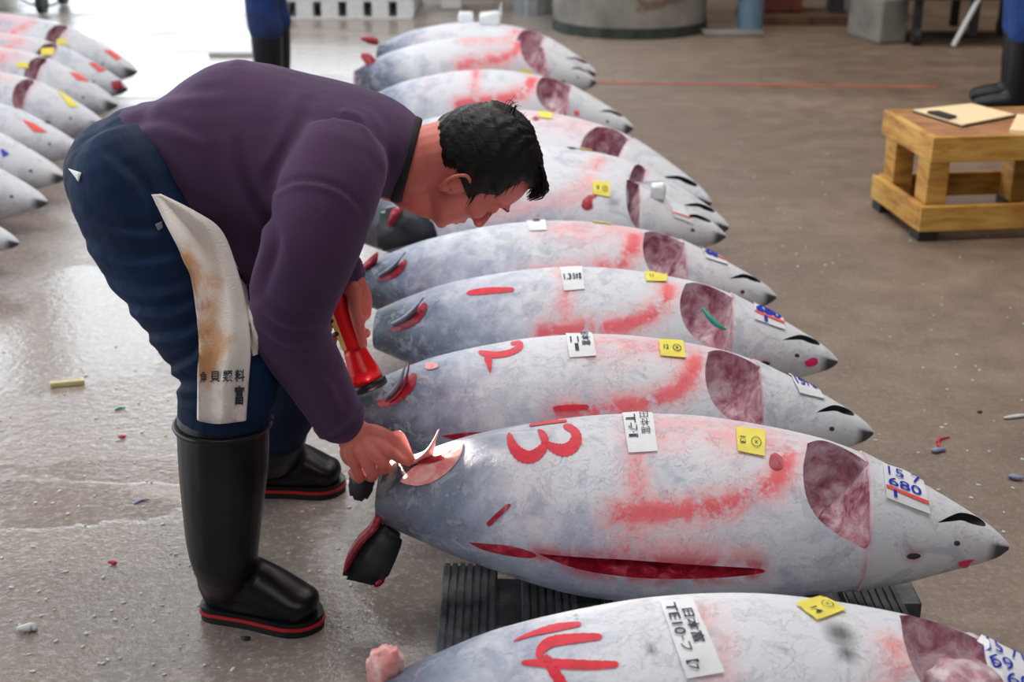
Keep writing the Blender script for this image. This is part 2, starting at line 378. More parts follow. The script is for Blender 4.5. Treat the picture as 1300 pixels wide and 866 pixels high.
class Fish:
    def __init__(s, tail, nose, zt=.245, zn=.205, nu=110, nv=72, wide=1.08, girth=1., roll=0., L=None):
        s.T, s.N = ground(*tail, zt), ground(*nose, zn)
        d = s.N-s.T; s.L = d.length; s.k = s.L/1.15*girth
        s.x = d.normalized(); s.y = Vector((0, 0, 1)).cross(s.x).normalized(); s.z = s.x.cross(s.y)
        s.wide, s.nu, s.nv = wide, nu, nv
        s.build_loft()
    def pt(s, u, ph, off=0.):
        r, c = prof(u); r = r*s.k+off
        return s.T+s.x*(u*s.L)+s.y*(r*s.wide*cos(ph))+s.z*(c*s.k+r*sin(ph))
    def uv(s, p):
        q = p-s.T; u = min(max(q.dot(s.x)/s.L, 0), 1); r, c = prof(u); r *= s.k
        return u, atan2((q.dot(s.z)-c*s.k)/r, q.dot(s.y)/(r*s.wide)) % (2*pi)
    def build_loft(s):
        us = sorted(set([round(UG-1e-4, 5), UG]+[round(.5-.5*cos(pi*(.08+.92*i/s.nu)), 5) for i in range(s.nu+1)]+[0.]))
        us = [u for u in us if not (0 < abs(u-UG) < .003 and u not in (UG, round(UG-1e-4, 5)))]
        bm = bmesh.new(); rings = []
        for u in us:
            off = .0035*math.exp(-(u-UG)/.03) if u >= UG else 0
            rings.append([bm.verts.new(s.pt(u, 2*pi*k/s.nv, off)) for k in range(s.nv)])
        for a, b in zip(rings, rings[1:]):
            for k in range(s.nv): bm.faces.new((a[k], a[(k+1) % s.nv], b[(k+1) % s.nv], b[k]))
        bm.faces.new(rings[0][::-1]); bm.faces.new(rings[-1]); bmesh.ops.recalc_face_normals(bm, faces=bm.faces[:])
        s.bm = bm; s.bvh = BVHTree.FromBMesh(bm)
    def hit(s, px, py):
        a, b = project([s.T.lerp(s.N, .04), s.T.lerp(s.N, .96)])
        t = min(max(((px-a[0])*(b-a)[0]+(py-a[1])*(b-a)[1])/((b-a)@(b-a)), 0), 1); c = a+(b-a)*t
        for k in range(81):                            # beyond the outline: slide towards the fish's axis until it is met
            h = s.bvh.ray_cast(CAM, rdir(px+(c[0]-px)*k/80, py+(c[1]-py)*k/80).normalized())
            if h[0] is not None: return h[0], h[1]
        raise RuntimeError('no hit')
    def puv(s, px, py): return s.uv(s.hit(px, py)[0])
    def srf(s, px, py, off=.0015):
        p, n = s.hit(px, py); return p+n*off
    # pieces draped on the body -------------------------------------------------
    def patch(s, quad, mat, name, parent, off=.003, n=8, thick=.0012, wav=.0):
        bm = bmesh.new(); T, B = [], []
        for j in range(n+1):
            T.append([]); B.append([])
            for i in range(n+1):
                p, nr = s.hit(*bil(quad, i/n, j/n)); o = off+wav*sin(3*i/n+2.*j/n+j)
                T[-1].append(bm.verts.new(p+nr*o)); B[-1].append(bm.verts.new(p+nr*(o-thick)))
        for j in range(n):
            for i in range(n):
                bm.faces.new((T[j][i], T[j][i+1], T[j+1][i+1], T[j+1][i])); bm.faces.new((B[j][i], B[j+1][i], B[j+1][i+1], B[j][i+1]))
        rim = [(0, i) for i in range(n)]+[(j, n) for j in range(n)]+[(n, n-i) for i in range(n)]+[(n-j, 0) for j in range(n)]
        for (j, i), (l, k) in zip(rim, rim[1:]+rim[:1]): bm.faces.new((T[j][i], B[j][i], B[l][k], T[l][k]))
        bmesh.ops.recalc_face_normals(bm, faces=bm.faces[:])
        return build(name, bm, mat, parent)
    def poly(s, pts, mat, name, parent, off=.002, rings=4, bulge=0.):
        pts = [tuple(v) for v in spline([*pts, pts[0]], 4*len(pts)+1)[:-1]]
        c = np.mean(np.array(pts), 0); bm = bmesh.new(); prev = None
        for r in range(rings, 0, -1):
            f = r/rings
            ring = [bm.verts.new(s.srf(*(c+(np.array(p)-c)*f), off+bulge*(1-f*f))) for p in pts]
            if prev:
                for k in range(len(pts)): bm.faces.new((prev[k], prev[(k+1) % len(pts)], ring[(k+1) % len(pts)], ring[k]))
            prev = ring
        m = bm.verts.new(s.srf(*c, off+bulge))
        for k in range(len(pts)): bm.faces.new((prev[k], prev[(k+1) % len(pts)], m))
        face_cam(bm); return build(name, bm, mat, parent, True)
    def strokes(s, lines, mat, name, parent, off=.0016):
        """lines: [(x, y, half width in pixels), ...]"""
        bm = bmesh.new()
        for ln in lines:
            q = spline(ln, 14*(len(ln)-1)+1); rows = []
            ds = np.concatenate([[0], np.cumsum(np.linalg.norm(np.diff(q[:, :2], axis=0), axis=1))]); mw = q[:, 2].max()
            for i, (x, y, hw) in enumerate(q):
                d = q[min(i+1, len(q)-1)][:2]-q[max(i-1, 0)][:2]; d = d/(np.linalg.norm(d)+1e-9); nrm = np.array([-d[1], d[0]])
                hw = max(hw*sqrt(max(0, 1-(1-min(1, min(ds[i], ds[-1]-ds[i])/mw))**2)), .25)*(1+.05*sin(i*1.3)+.04*sin(i*.37+x))
                rows.append([bm.verts.new(s.srf(x+nrm[0]*hw*t, y+nrm[1]*hw*t, off)) for t in (-1, -.5, 0, .5, 1)])
            for a, b in zip(rows, rows[1:]):
                for k in range(4): bm.faces.new((a[k], b[k], b[k+1], a[k+1]))
        face_cam(bm); return build(name, bm, mat, parent, True)
def face_cam(bm):
    bm.normal_update()
    for f in bm.faces:
        if f.normal.dot(CAM-f.calc_center_median()) < 0: f.normal_flip()
def bil(q, a, b):
    q = [np.array(p, float) for p in q]
    return (q[0]*(1-a)+q[1]*a)*(1-b)+(q[3]*(1-a)+q[2]*a)*b
TXT = {}
def text_tris(body, bold=0.):
    if (body, bold) not in TXT:
        cu = bpy.data.curves.new('t', 'FONT'); cu.body = body; cu.offset = bold; cu.resolution_u = 3; cu.align_x = 'LEFT'
        o = bpy.data.objects.new('t', cu); COL.objects.link(o); bpy.context.view_layer.update()
        me = bpy.data.meshes.new_from_object(o.evaluated_get(bpy.context.evaluated_depsgraph_get()))
        v = np.array([x.co[:2] for x in me.vertices]); f = [list(p.vertices) for p in me.polygons]
        bpy.data.objects.remove(o); bpy.data.meshes.remove(me)
        if len(v):
            lo, hi = v.min(0), v.max(0); v = (v-lo)/np.maximum(hi-lo, 1e-6)
        TXT[body, bold] = (v, f)
    return TXT[body, bold]
def lettering(srf, quad, items, mat, name, parent, off):
    """items: (text, (a0, b0, a1, b1) inside the label, quarter turns, bold); srf(px, py, off) drapes it on the surface"""
    bm = bmesh.new()
    for body, (a0, b0, a1, b1), rot, bold in items:
        v, f = text_tris(body, bold)
        if not len(v): continue
        vs = []
        for x, y in v:
            y = 1-y
            for _ in range(rot): x, y = 1-y, x
            vs.append(bm.verts.new(srf(*bil(quad, a0+(a1-a0)*x, b0+(b1-b0)*y), off)))
        for p in f:
            try: bm.faces.new([vs[i] for i in p])
            except ValueError: pass
    face_cam(bm); return build(name, bm, mat, parent)
# ---- marks read off fish 13 once and reused, in the fish's own (station, angle) coordinates
f13 = Fish((483, 628), (1280, 693), nu=170, nv=112)
GILL_PX = [(1025, 563), (1020, 590), (1021, 618), (1029, 644), (1044, 664), (1064, 679), (1083, 689), (1097, 695), (1096, 660), (1094, 625), (1091, 592), (1084, 580), (1062, 565), (1042, 559)]
GILL = [f13.puv(*p) for p in GILL_PX]
GILL = [(UG-.0015 if p[0] >= 1084 else min(u, UG-.002), a) for (u, a), p in zip(GILL, GILL_PX)]
MOUTH = [f13.puv(*p) for p in [(1190, 664), (1207, 655), (1222, 651), (1244, 656), (1251, 668), (1236, 666), (1222, 661), (1208, 662)]]
SLIT_PX = [(684, 703), (730, 707), (800, 711), (880, 717), (962, 722), (962, 729), (880, 735), (800, 733), (740, 724), (705, 713)]
SLIT = [f13.puv(*p) for p in SLIT_PX]
INK = {'band': [(802, 535), (810, 570), (806, 640), (798, 705)], 'bar': [(782, 655), (830, 650), (880, 648), (930, 642), (970, 625), (995, 598), (1000, 572)],
       'top': [(850, 545), (900, 548), (960, 552), (1000, 566)], 'low': [(800, 690), (870, 700), (950, 712)]}
INK = {k: [f13.puv(*p) for p in v] for k, v in INK.items()}
EYE = f13.puv(1160, 706)
def cutter(s, outs):
    """outs: (outline in (u, angle), depth, taper, material slot)"""
    bm = bmesh.new()
    for out, depth, taper, slot in outs:
        P = [s.pt(u, a) for u, a in out]; c = sum(P, Vector())/len(P)
        n = sum(((P[i]-c).cross(P[(i+1) % len(P)]-c) for i in range(len(P))), Vector()).normalized()
        ctr = s.pt(sum(u for u, a in out)/len(out), .1); axis = s.T+s.x*((c-s.T).dot(s.x))
        if n.dot(c-axis) < 0: n = -n
        # finer outline
        Q = [Vector(v) for v in spline([*P, P[0]], len(P)*4+1)[:-1]]
        rings = [[bm.verts.new(q+n*.06) for q in Q]]
        for k in range(0, 6):
            t = k/5
            rings.append([bm.verts.new(c+(q-c)*(1-taper*t*t)-n*(depth*t)+n*.012*(1 if k == 0 else 0)*0) for q in Q])
        for t in (.75, .5, .25):
            rings.append([bm.verts.new(c+(q-c)*((1-taper)*t)-n*(depth*(1+.12*(1-t)*sin(i*.9+t*9))+depth*.18*(1-t))) for i, q in enumerate(Q)])
        m = len(Q); fs = [bm.faces.new(rings[0])]
        for a, b in zip(rings, rings[1:]):
            for k in range(m): fs.append(bm.faces.new((a[k], a[(k+1) % m], b[(k+1) % m], b[k])))
        fs.append(bm.faces.new(rings[-1]))
        for f in fs: f.material_index = slot
    bmesh.ops.recalc_face_normals(bm, faces=bm.faces[:])
    return bm
SLOTS = ['skin', 'gill', 'mouth', 'flesh']
def make_tuna(s, label, gill=1., mouth=True, slit=False, ink=('band', 'bar'), inkamt=1., darktail=.35, dark_marks=(), frost=0., seed=0, gcat='tunas laid out in the main row', eye=True, ga=0.):
    rnd = random.Random(seed)
    root = empty('frozen_tuna', (s.T+s.N)/2*1.); root.location.z = 0
    tag(root, label, 'tuna', gcat)
    me = bpy.data.meshes.new('body'); s.bm.to_mesh(me)
    o = link('body', me, [M[k] for k in SLOTS])
    outs = []
    if gill:
        cu = sum(u for u, a in GILL)/len(GILL)
        g = [(UG-.002-(UG-.002-u)*gill, a+ga) for u, a in GILL]
        outs.append((g, .085*s.k, .3, 1))
    if mouth: outs.append((MOUTH, .022*s.k, .35, 2))
    if slit: outs.append((SLIT, .05, .3, 3))
    if outs:
        cb = cutter(s, outs); cm = bpy.data.meshes.new('c'); cb.to_mesh(cm); cb.free()
        co = link('c', cm, [M[k] for k in SLOTS])
        b = o.modifiers.new('b', 'BOOLEAN'); b.operation = 'DIFFERENCE'; b.solver = 'EXACT'; b.object = co; b.material_mode = 'INDEX'
        bake(o); bpy.data.objects.remove(co); bpy.data.meshes.remove(cm)
    src = bmesh.new(); src.from_mesh(o.data); bpy.data.objects.remove(o)
    def pick(name, test, mat, parent, smooth=True):
        nb = bmesh.new(); mp = {}
        for f in src.faces:
            if not test(f): continue
            vs = []
            for v in f.verts:
                if v.index not in mp: mp[v.index] = nb.verts.new(v.co)
                vs.append(mp[v.index])
            try: nb.faces.new(vs).smooth = smooth
            except ValueError: pass
        if not len(nb.faces): nb.free(); return None
        return build(name, nb, mat, parent)
    src.verts.index_update()
    us = lambda f: (f.calc_center_median()-s.T).dot(s.x)/s.L
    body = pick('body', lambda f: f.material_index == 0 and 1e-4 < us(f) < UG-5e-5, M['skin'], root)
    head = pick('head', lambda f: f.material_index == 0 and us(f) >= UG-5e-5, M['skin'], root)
    pick('tail_cut', lambda f: f.material_index == 0 and us(f) <= 1e-4, M['flesh'], root)
    pick('gill_cavity', lambda f: f.material_index == 1, M['gill'], root)
    pick('mouth', lambda f: f.material_index == 2, M['mouth'], head)
    pick('belly_cut', lambda f: f.material_index == 3, M['flesh'], root)
    src.free(); s.bm.free()
    # pigment masks per vertex
    segs = []
    for k in ink:
        ln = INK[k]; ju, ja, jw = rnd.uniform(-.02, .02)*(seed > 0), rnd.uniform(-.08, .08)*(seed > 0), rnd.uniform(.8, 1.2)
        segs.append(([(u+ju, a+ja) for u, a in ln], {'band': .030, 'bar': .030, 'top': .055, 'low': .03}[k]*jw, {'band': .75, 'bar': 1.05, 'top': .6, 'low': .6}[k]))
    for ob in (body, head):
        n = len(ob.data.vertices); co = np.empty(n*3); ob.data.vertices.foreach_get('co', co); co = co.reshape(-1, 3)
        q = co-np.array(s.T); u = q@np.array(s.x)/s.L
        pr = np.array([prof(t) for t in np.linspace(0, 1, 201)]); ii = np.clip((u*200).astype(int), 0, 200)
        r, c = pr[ii, 0]*s.k, pr[ii, 1]*s.k
        a = np.arctan2((q@np.array(s.z)-c)/r, (q@np.array(s.y))/(r*s.wide)) % (2*pi)
        ink_ = np.zeros(n)
        X = np.stack([u*s.L, a*.15], 1)
        for ln, wd, amt in segs:
            L = np.array([(uu*s.L, aa*.15) for uu, aa in ln]); dmin = np.full(n, 9.)
            for p0, p1 in zip(L, L[1:]):
                d = p1-p0; t = np.clip(((X-p0)@d)/(d@d+1e-12), 0, 1); dmin = np.minimum(dmin, np.linalg.norm(X-p0-t[:, None]*d, axis=1))
            ink_ = np.maximum(ink_, amt*inkamt*np.exp(-(dmin/wd)**2))
        dark = np.zeros(n)
        dark = np.maximum(dark, np.clip((u-.958)/.018, 0, 1)*.95*np.clip((a-2.5)/.25, 0, 1))              # black tip of the snout
        for (uu, aa), rad, amt in dark_marks:
            dd = np.hypot((u-uu)*s.L, (a-aa)*.15); dark = np.maximum(dark, amt*np.clip(1.3-dd/rad, 0, 1))
        tailness = np.clip((.22-u)/.2, 0, 1)
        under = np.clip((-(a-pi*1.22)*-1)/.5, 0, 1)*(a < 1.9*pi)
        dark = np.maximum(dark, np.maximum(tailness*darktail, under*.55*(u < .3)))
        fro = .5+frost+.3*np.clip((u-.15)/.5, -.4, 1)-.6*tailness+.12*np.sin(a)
        raw = np.exp(-((u-UG)/.0035)**2)*.45 if gill else np.zeros(n)
        if slit:
            L = np.array([(uu*s.L, aa*.15) for uu, aa in SLIT+[SLIT[0]]]); dmin = np.full(n, 9.)
            for p0, p1 in zip(L, L[1:]):
                d = p1-p0; t = np.clip(((X-p0)@d)/(d@d+1e-12), 0, 1); dmin = np.minimum(dmin, np.linalg.norm(X-p0-t[:, None]*d, axis=1))
            raw = np.maximum(raw, .9*np.exp(-(dmin/.018)**2))
        de = np.hypot((u-EYE[0])*s.L, (a-EYE[1])*.1); raw = np.maximum(raw, .6*np.exp(-(de/.016)**2))
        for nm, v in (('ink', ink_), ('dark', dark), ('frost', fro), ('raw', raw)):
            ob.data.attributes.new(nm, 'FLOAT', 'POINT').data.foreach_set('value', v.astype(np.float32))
    s.root, s.body, s.head = root, body, head
    if eye:
        for nm, uv, ra, rb in (('eye', EYE, .013, .006), ('nostril', (EYE[0]+.069, EYE[1]-.3), .006, .0045)):
            bm = bmesh.new(); c = bm.verts.new(s.pt(uv[0], uv[1], .0035 if nm == 'eye' else .003)); n = 14
            rr, _ = prof(uv[0])
            ring = [bm.verts.new(s.pt(uv[0]+ra/s.L*cos(2*pi*k/n), uv[1]+rb/(rr*s.k)*sin(2*pi*k/n), .0015)) for k in range(n)]
            for k in range(n): bm.faces.new((c, ring[k], ring[(k+1) % n]))
            build(nm, bm, M['fin'] if nm == 'nostril' else M['mouth'], head, True)
    return root
def white_label(s, quad, items, parent=None, off=.004):
    p = s.patch(quad, M['paper'], 'paper_label', parent or s.root, off, wav=.0006)
    tag(p, 'white paper label with dark Japanese writing')
    if items: lettering(s.srf, quad, items, M['ink_black'], 'lettering', p, off+.0022)
    return p
def yellow_label(s, quad, items, off=.005):
    p = s.patch(quad, M['yellow'], 'yellow_sticker', s.root, off, wav=.0006)
    tag(p, 'small yellow sticker')
    if items: lettering(s.srf, quad, items, M['ink_black'], 'lettering', p, off+.0022)
    return p
def head_label(s, quad, items, red=True, off=.005):
    p = s.patch(quad, M['paper'], 'head_label', s.head, off, wav=.0006)
    tag(p, 'white label with blue handwritten digits on the head')
    if red:
        a, b, c, d = [bil(quad, *t) for t in ((0, .62), (1, .66), (1, .76), (0, .72))]
        items = items
        s.patch([a, b, c, d], M['ink_red'], 'lettering', s.root, off+.0018, 5, .0004).name = 'red_pen_line'
    if items: lettering(s.srf, quad, items, M['ink_blue'], 'lettering', s.root, off+.0022).name = 'handwriting'
    return p
def crescent(s, outer, inner, flap_tip, flap_base, lit=False, skin='skin'):
    """fresh meat cut at the tail: a crescent of bare meat and a thin flap lifted off it"""
    s.poly(outer, M['pale' if lit else 'flesh'], 'tail_meat', s.root, .002, 4, .004)
    bm = bmesh.new(); n = 10
    q0, q1, tip = flap_base[0], flap_base[-1], flap_tip
    base = [Vector(v) for v in spline([s.srf(*p, -.004) for p in flap_base], n+1)]
    tp = s.srf(*flap_base[len(flap_base)//2], .0); up = Vector((0, 0, 1))
    T = s.srf(*tip[:2], 0)+up*tip[2] if len(tip) == 3 else at(*tip[:2], tip[2])
    return base, T
def flap(name, s, base_px, tip_px, mat, thick=.006, lift=.03, back=.0, parent=None, dy=0.):
    """a curved sliver of meat or skin: rooted along base_px on the fish, rising to the line tip_px (pixels, lifted)"""
    bm = bmesh.new(); n = 12
    B = [Vector(v) for v in spline([s.srf(*p, -.003) for p in base_px], n+1)]
    m = sum(B, Vector())/len(B)
    Tq = spline([list(p) for p in tip_px], n+1)
    rows = []
    for i in range(n+1):
        t = at(Tq[i][0], Tq[i][1], B[i].y+dy)
        row = [bm.verts.new(B[i].lerp(t, k/5)+Vector((0, -.010*sin(pi*k/5), .004*sin(pi*k/5)))) for k in range(6)]
        rows.append(row)
    for a, b in zip(rows, rows[1:]):
        for k in range(5): bm.faces.new((a[k], b[k], b[k+1], a[k+1]))
    bmesh.ops.remove_doubles(bm, verts=bm.verts[:], dist=1e-4)
    face_cam(bm); bmesh.ops.solidify(bm, geom=bm.faces[:], thickness=thick)
    bmesh.ops.recalc_face_normals(bm, faces=bm.faces[:])
    return build(name, bm, mat, parent or s.root, True)
def slab_px(name, pts, Y, thick, mat, parent, edge=None, bev=.004, tilt=0.):
    """a thick piece with the outline pts (pixels) standing at depth Y"""
    bm = bmesh.new(); c = np.mean(np.array(pts), 0)
    f = [bm.verts.new(at(*p, Y+tilt*(p[0]-c[0])/100)) for p in pts]
    b = [bm.verts.new(v.co+Vector((0, thick, 0))) for v in f]
    fs = bm.faces.new(f); fb = bm.faces.new(b[::-1]); m = len(f)
    for k in range(m): bm.faces.new((f[k], b[k], b[(k+1) % m], f[(k+1) % m]))
    bmesh.ops.recalc_face_normals(bm, faces=bm.faces[:])
    bmesh.ops.bevel(bm, geom=[e for e in bm.edges], offset=bev, segments=2, affect='EDGES')
    return build(name, bm, mat, parent, True)

# -- the fish numbered 13, in front of the man
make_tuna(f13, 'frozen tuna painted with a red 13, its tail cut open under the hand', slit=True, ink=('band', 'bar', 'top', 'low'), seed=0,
          dark_marks=[(f13.puv(1000, 586), .012, .35), (f13.puv(935, 590), .012, .25)])
PN = f13.strokes([[(646, 550, 3), (651, 566, 6), (660, 577, 8), (672, 581, 8), (683, 576, 7), (692, 565, 5), (690, 554, 5), (683, 546, 3)],
                  [(692, 562, 3), (703, 569, 6), (716, 572, 8), (727, 567, 8), (732, 556, 7), (727, 546, 5), (715, 541, 4)],
                  [(672, 541, 1.5), (690, 537.5, 2.5), (720, 535, 1.5)]], M['paint'], 'painted_number', f13.root)
tag(PN, 'red brush-painted 13')
white_label(f13, [(790, 525), (828, 523), (835, 574), (798, 576)], [('T\u2010', (.08, .10, .40, .42), 1, .0), ('フ\u00b77', (.12, .36, .42, .66), 1, .0), ('日本富', (.54, .06, .86, .58), 1, .0), ('1', (.1, .58, .36, .64), 0, 0)])
yellow_label(f13, [(934, 545), (971, 549), (970, 581), (936, 574)], [('13', (.10, .40, .30, .68), 1, .01), ('\u2297', (.50, .34, .86, .74), 0, .0)])
head_label(f13, [(1120, 591), (1170, 608), (1179, 654), (1124, 633)], [('15 7', (.08, .06, .9, .28), 0, .0), ('680', (.06, .36, .86, .60), 0, .01), ('1', (.16, .70, .24, .90), 0, .01)])
for nm, pts, mt, lb in (('raw_scar', [(595, 688), (620, 690), (650, 693), (680, 703), (672, 708), (640, 704), (612, 697)], 'flesh', None), ('dye_mark', [(1217, 713), (1227, 711), (1236, 710), (1232, 714), (1226, 721), (1218, 718)], 'magenta', 'bright magenta dye spot'),
                        ('raw_spot', [(978, 578), (985, 576), (994, 584), (993, 594), (984, 597), (976, 590)], 'flesh', None), ('raw_scratch', [(618, 664), (630, 652), (645, 640), (648, 643), (636, 655), (622, 668)], 'flesh', None)):
    o = f13.poly(pts, M[mt], nm, f13.root, .0016)
    if lb: tag(o, lb)
f13.poly([(508, 612), (516, 602), (532, 590), (552, 581), (570, 571), (583, 563), (588, 566), (584, 581), (574, 595), (561, 606), (546, 614), (530, 617), (516, 615)], M['pale'], 'tail_meat', f13.root, .002, 5, .006)
flap('meat_flap', f13, [(522, 590), (536, 586), (549, 578)], [(527, 583), (545, 566), (557, 544)], M['pale'], .007, dy=-.01)
flap('meat_flap', f13, [(508, 590), (516, 588), (525, 586)], [(494, 548), (512, 549), (523, 574)], M['pale'], .007, dy=.0)
f13.poly([(528, 590), (545, 592), (562, 588), (580, 574), (564, 582), (546, 586)], M['flesh'], 'red_crease', f13.root, .010, 3)
slab_px('cut_end', [(497, 592), (505, 598), (497, 628), (490, 655), (483, 660), (475, 650), (479, 622), (488, 600)], f13.T.y-.055, .05, M['cutbone'], f13.root)
tf = slab_px('tail_flap', [(484, 668), (497, 678), (511, 690), (503, 712), (491, 738), (478, 748), (456, 742), (434, 738), (447, 712), (464, 688)], f13.T.y-.05, .035, M['fin'], f13.root, bev=.008)
tag(tf, 'dark severed tail flap hanging by a red strip')
slab_px('red_meat', [(478, 655), (485, 664), (476, 678), (462, 690), (449, 710), (434, 737), (437, 715), (452, 690), (470, 672)], f13.T.y-.064, .03, M['flesh'], tf, bev=.005)
slab_px('red_meat', [(476, 738), (482, 734), (489, 739), (481, 747), (472, 746)], f13.T.y-.052, .012, M['flesh'], tf, bev=.003)

# -- the fish numbered 14, cut off by the lower edge of the frame
f14 = Fish((487, 906), (1462, 950), nu=150, nv=104, girth=1.05)
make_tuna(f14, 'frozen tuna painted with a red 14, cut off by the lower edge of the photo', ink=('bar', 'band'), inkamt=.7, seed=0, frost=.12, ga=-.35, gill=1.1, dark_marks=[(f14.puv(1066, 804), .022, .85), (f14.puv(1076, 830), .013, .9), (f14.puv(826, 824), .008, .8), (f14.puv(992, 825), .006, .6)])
tag(f14.strokes([[(652, 815, 1), (675, 806, 3), (705, 798, 5), (738, 793, 3)], [(684, 838, 4), (688, 824, 6), (703, 815, 7), (735, 811, 6), (765, 809, 4)],
                 [(662, 842, 3), (700, 843, 6), (750, 845, 6), (786, 844, 4)], [(692, 832, 4), (702, 850, 7), (718, 876, 7)]], M['paint'], 'painted_number', f14.root), 'red brush-painted 14')
white_label(f14, [(838, 766), (880, 763), (920, 855), (872, 863)], [('TE10', (.10, .05, .42, .46), 1, .01), ('\u2010フ\u30107', (.12, .48, .46, .92), 1, .01), ('日本富', (.52, .14, .86, .58), 1, .02)])
yellow_label(f14, [(1010, 769), (1045, 760), (1074, 777), (1037, 790)], [('14', (.14, .46, .36, .80), 1, .01), ('\u2297', (.56, .32, .86, .72), 0, 0)])
head_label(f14, [(1244, 806), (1306, 836), (1326, 885), (1256, 872)], [('15 71', (.08, .05, .8, .30), 0, .0), ('69', (.06, .36, .5, .62), 0, .0), ('60', (.3, .66, .8, .92), 0, .0)], red=False)
bm = bmesh.new(); ell(bm, f14.pt(.725, R(118), -.028), (.052, .05, .036), sub=4)
for v in bm.verts: v.co += v.normal*.005*sin(v.co.x*160+v.co.y*90)*cos(v.co.z*150)
tag(build('gill_flesh', bm, M['gill'], f14.root, True), 'frosted pink flesh bulging out of the gill opening')
slab_px('tail_flap', [(464, 842), (476, 831), (496, 827), (510, 836), (513, 850), (510, 880), (470, 882), (463, 858)], f14.T.y+.01, .03, M['pale'], f14.root, bev=.008)

# -- the rest of the main row: tail, nose, marks
f12 = Fish((455, 520), (1108, 548), nu=150, nv=96)
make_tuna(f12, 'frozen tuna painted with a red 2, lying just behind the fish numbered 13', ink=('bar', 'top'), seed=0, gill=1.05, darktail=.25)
tag(f12.strokes([[(607, 447, 2), (618, 450, 4), (632, 451, 4), (648, 448, 4), (660, 441, 4), (659, 436, 3), (648, 437, 2)], [(619, 452, 6), (621, 461, 4), (623, 474, 1)]], M['paint'], 'painted_number', f12.root), 'red brush-painted 2')
f12.strokes([[(702, 519, 3), (725, 518, 4), (748, 517, 3)]], M['paint'], 'painted_stroke', f12.root)
white_label(f12, [(718, 420), (751, 420), (757, 453), (723, 455)], [('1 1', (.12, .30, .44, .5), 0, .03), ('日本富', (.54, .08, .88, .62), 1, .02), ('1', (.26, .55, .4, .8), 0, .03)])
yellow_label(f12, [(836, 433), (867, 435), (870, 456), (838, 453)], [('12', (.16, .36, .36, .62), 0, .02), ('\u2297', (.52, .3, .86, .7), 0, .02)])
head_label(f12, [(1000, 470), (1030, 482), (1046, 508), (1014, 500)], [('1576', (.06, .2, .9, .62), 0, .01)], red=False)
f12.poly([(478, 512), (490, 504), (505, 494), (518, 482), (524, 474), (530, 478), (526, 492), (515, 505), (500, 514), (486, 517)], M['flesh'], 'tail_meat', f12.root, .002, 4, .003)
flap('skin_flap', f12, [(489, 512), (500, 504), (510, 493)], [(490, 502), (504, 485), (516, 458)], M['flapskin'], .005, dy=-.01)
flap('meat_flap', f12, [(494, 513), (506, 505), (518, 488)], [(499, 504), (512, 488), (519, 461)], M['flesh'], .004, dy=-.005)
f12.poly([(541, 462), (552, 461), (557, 466), (547, 470), (540, 468)], M['pale'], 'raw_spot', f12.root)
tag(slab_px('tail_flap', [(446, 598), (462, 594), (474, 600), (475, 622), (464, 640), (444, 636), (441, 614)], f12.T.y-.06, .035, M['fin'], f12.root, bev=.008), 'dark tail flap')
f12.poly([(560, 553), (590, 549), (622, 549), (616, 554), (580, 558)], M['flesh'], 'raw_scar', f12.root)

f11 = Fish((478, 418), (1063, 458), nu=140, nv=88)
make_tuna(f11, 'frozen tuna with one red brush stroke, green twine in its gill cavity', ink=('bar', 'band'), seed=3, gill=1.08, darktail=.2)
tag(f11.strokes([[(592, 373, 2), (606, 371, 4), (630, 369, 4), (653, 368, 2.5)]], M['paint'], 'painted_stroke', f11.root), 'short red brush stroke')
white_label(f11, [(711, 341), (739, 340), (742, 368), (716, 370)], [('1.3', (.10, .32, .46, .58), 0, .03), ('日本富', (.52, .3, .92, .58), 0, .03)])
yellow_label(f11, [(818, 347), (847, 348), (846, 359), (820, 358)], [('11', (.2, .35, .36, .65), 0, .02)])
head_label(f11, [(956, 379), (990, 392), (996, 420), (957, 406)], [('15 76', (.08, .02, .96, .3), 0, .03), ('680', (.04, .32, .92, .62), 0, .05), ('1', (.3, .7, .42, .96), 0, .05)])
f11.poly([(492, 420), (510, 412), (526, 400), (536, 386), (543, 388), (538, 402), (524, 414), (506, 420)], M['flesh'], 'tail_meat', f11.root, .002, 4, .003)
flap('skin_flap', f11, [(500, 416), (514, 409), (527, 398)], [(496, 410), (516, 398), (537, 377)], M['flapskin'], .005, dy=-.01)
f11.poly([(1021, 459), (1031, 454), (1037, 456), (1036, 463), (1024, 465)], M['magenta'], 'dye_mark', f11.root)
bm = bmesh.new(); stube(bm, [f11.srf(x, y, -.02) for x, y in ((896, 385), (904, 397), (914, 408), (925, 414))], [.003, .006, .006, .003], 8); build('green_twine', bm, M['green'], f11.root, True)

f10 = Fish((457, 362), (985, 376), nu=130, nv=84)
make_tuna(f10, 'frozen tuna whose open gill cavity faces up, lying behind the one with green twine', ink=('bar', 'top'), seed=5, gill=1.0, darktail=.2)
white_label(f10, [(668, 274), (692, 272), (694, 293), (672, 294)], [('富', (.3, .2, .7, .5), 0, .02)])
yellow_label(f10, [(752, 274), (776, 274), (776, 283), (753, 281)], [])
head_label(f10, [(888, 307), (918, 320), (923, 337), (895, 328)], [('15 71', (.05, .02, .9, .4), 0, .05), ('68', (.05, .45, .6, .8), 0, .06)])
f10.poly([(478, 356), (492, 350), (505, 340), (513, 330), (517, 334), (510, 346), (496, 355)], M['flesh'], 'tail_meat', f10.root, .002, 4, .003)
flap('skin_flap', f10, [(482, 353), (494, 347), (504, 337)], [(480, 348), (498, 336), (514, 320)], M['flapskin'], .005, dy=-.01)
slab_px('tail_flap', [(459, 338), (472, 326), (480, 320), (479, 334), (468, 344), (460, 348)], f10.T.y-.03, .02, M['flesh'], f10.root, bev=.004)

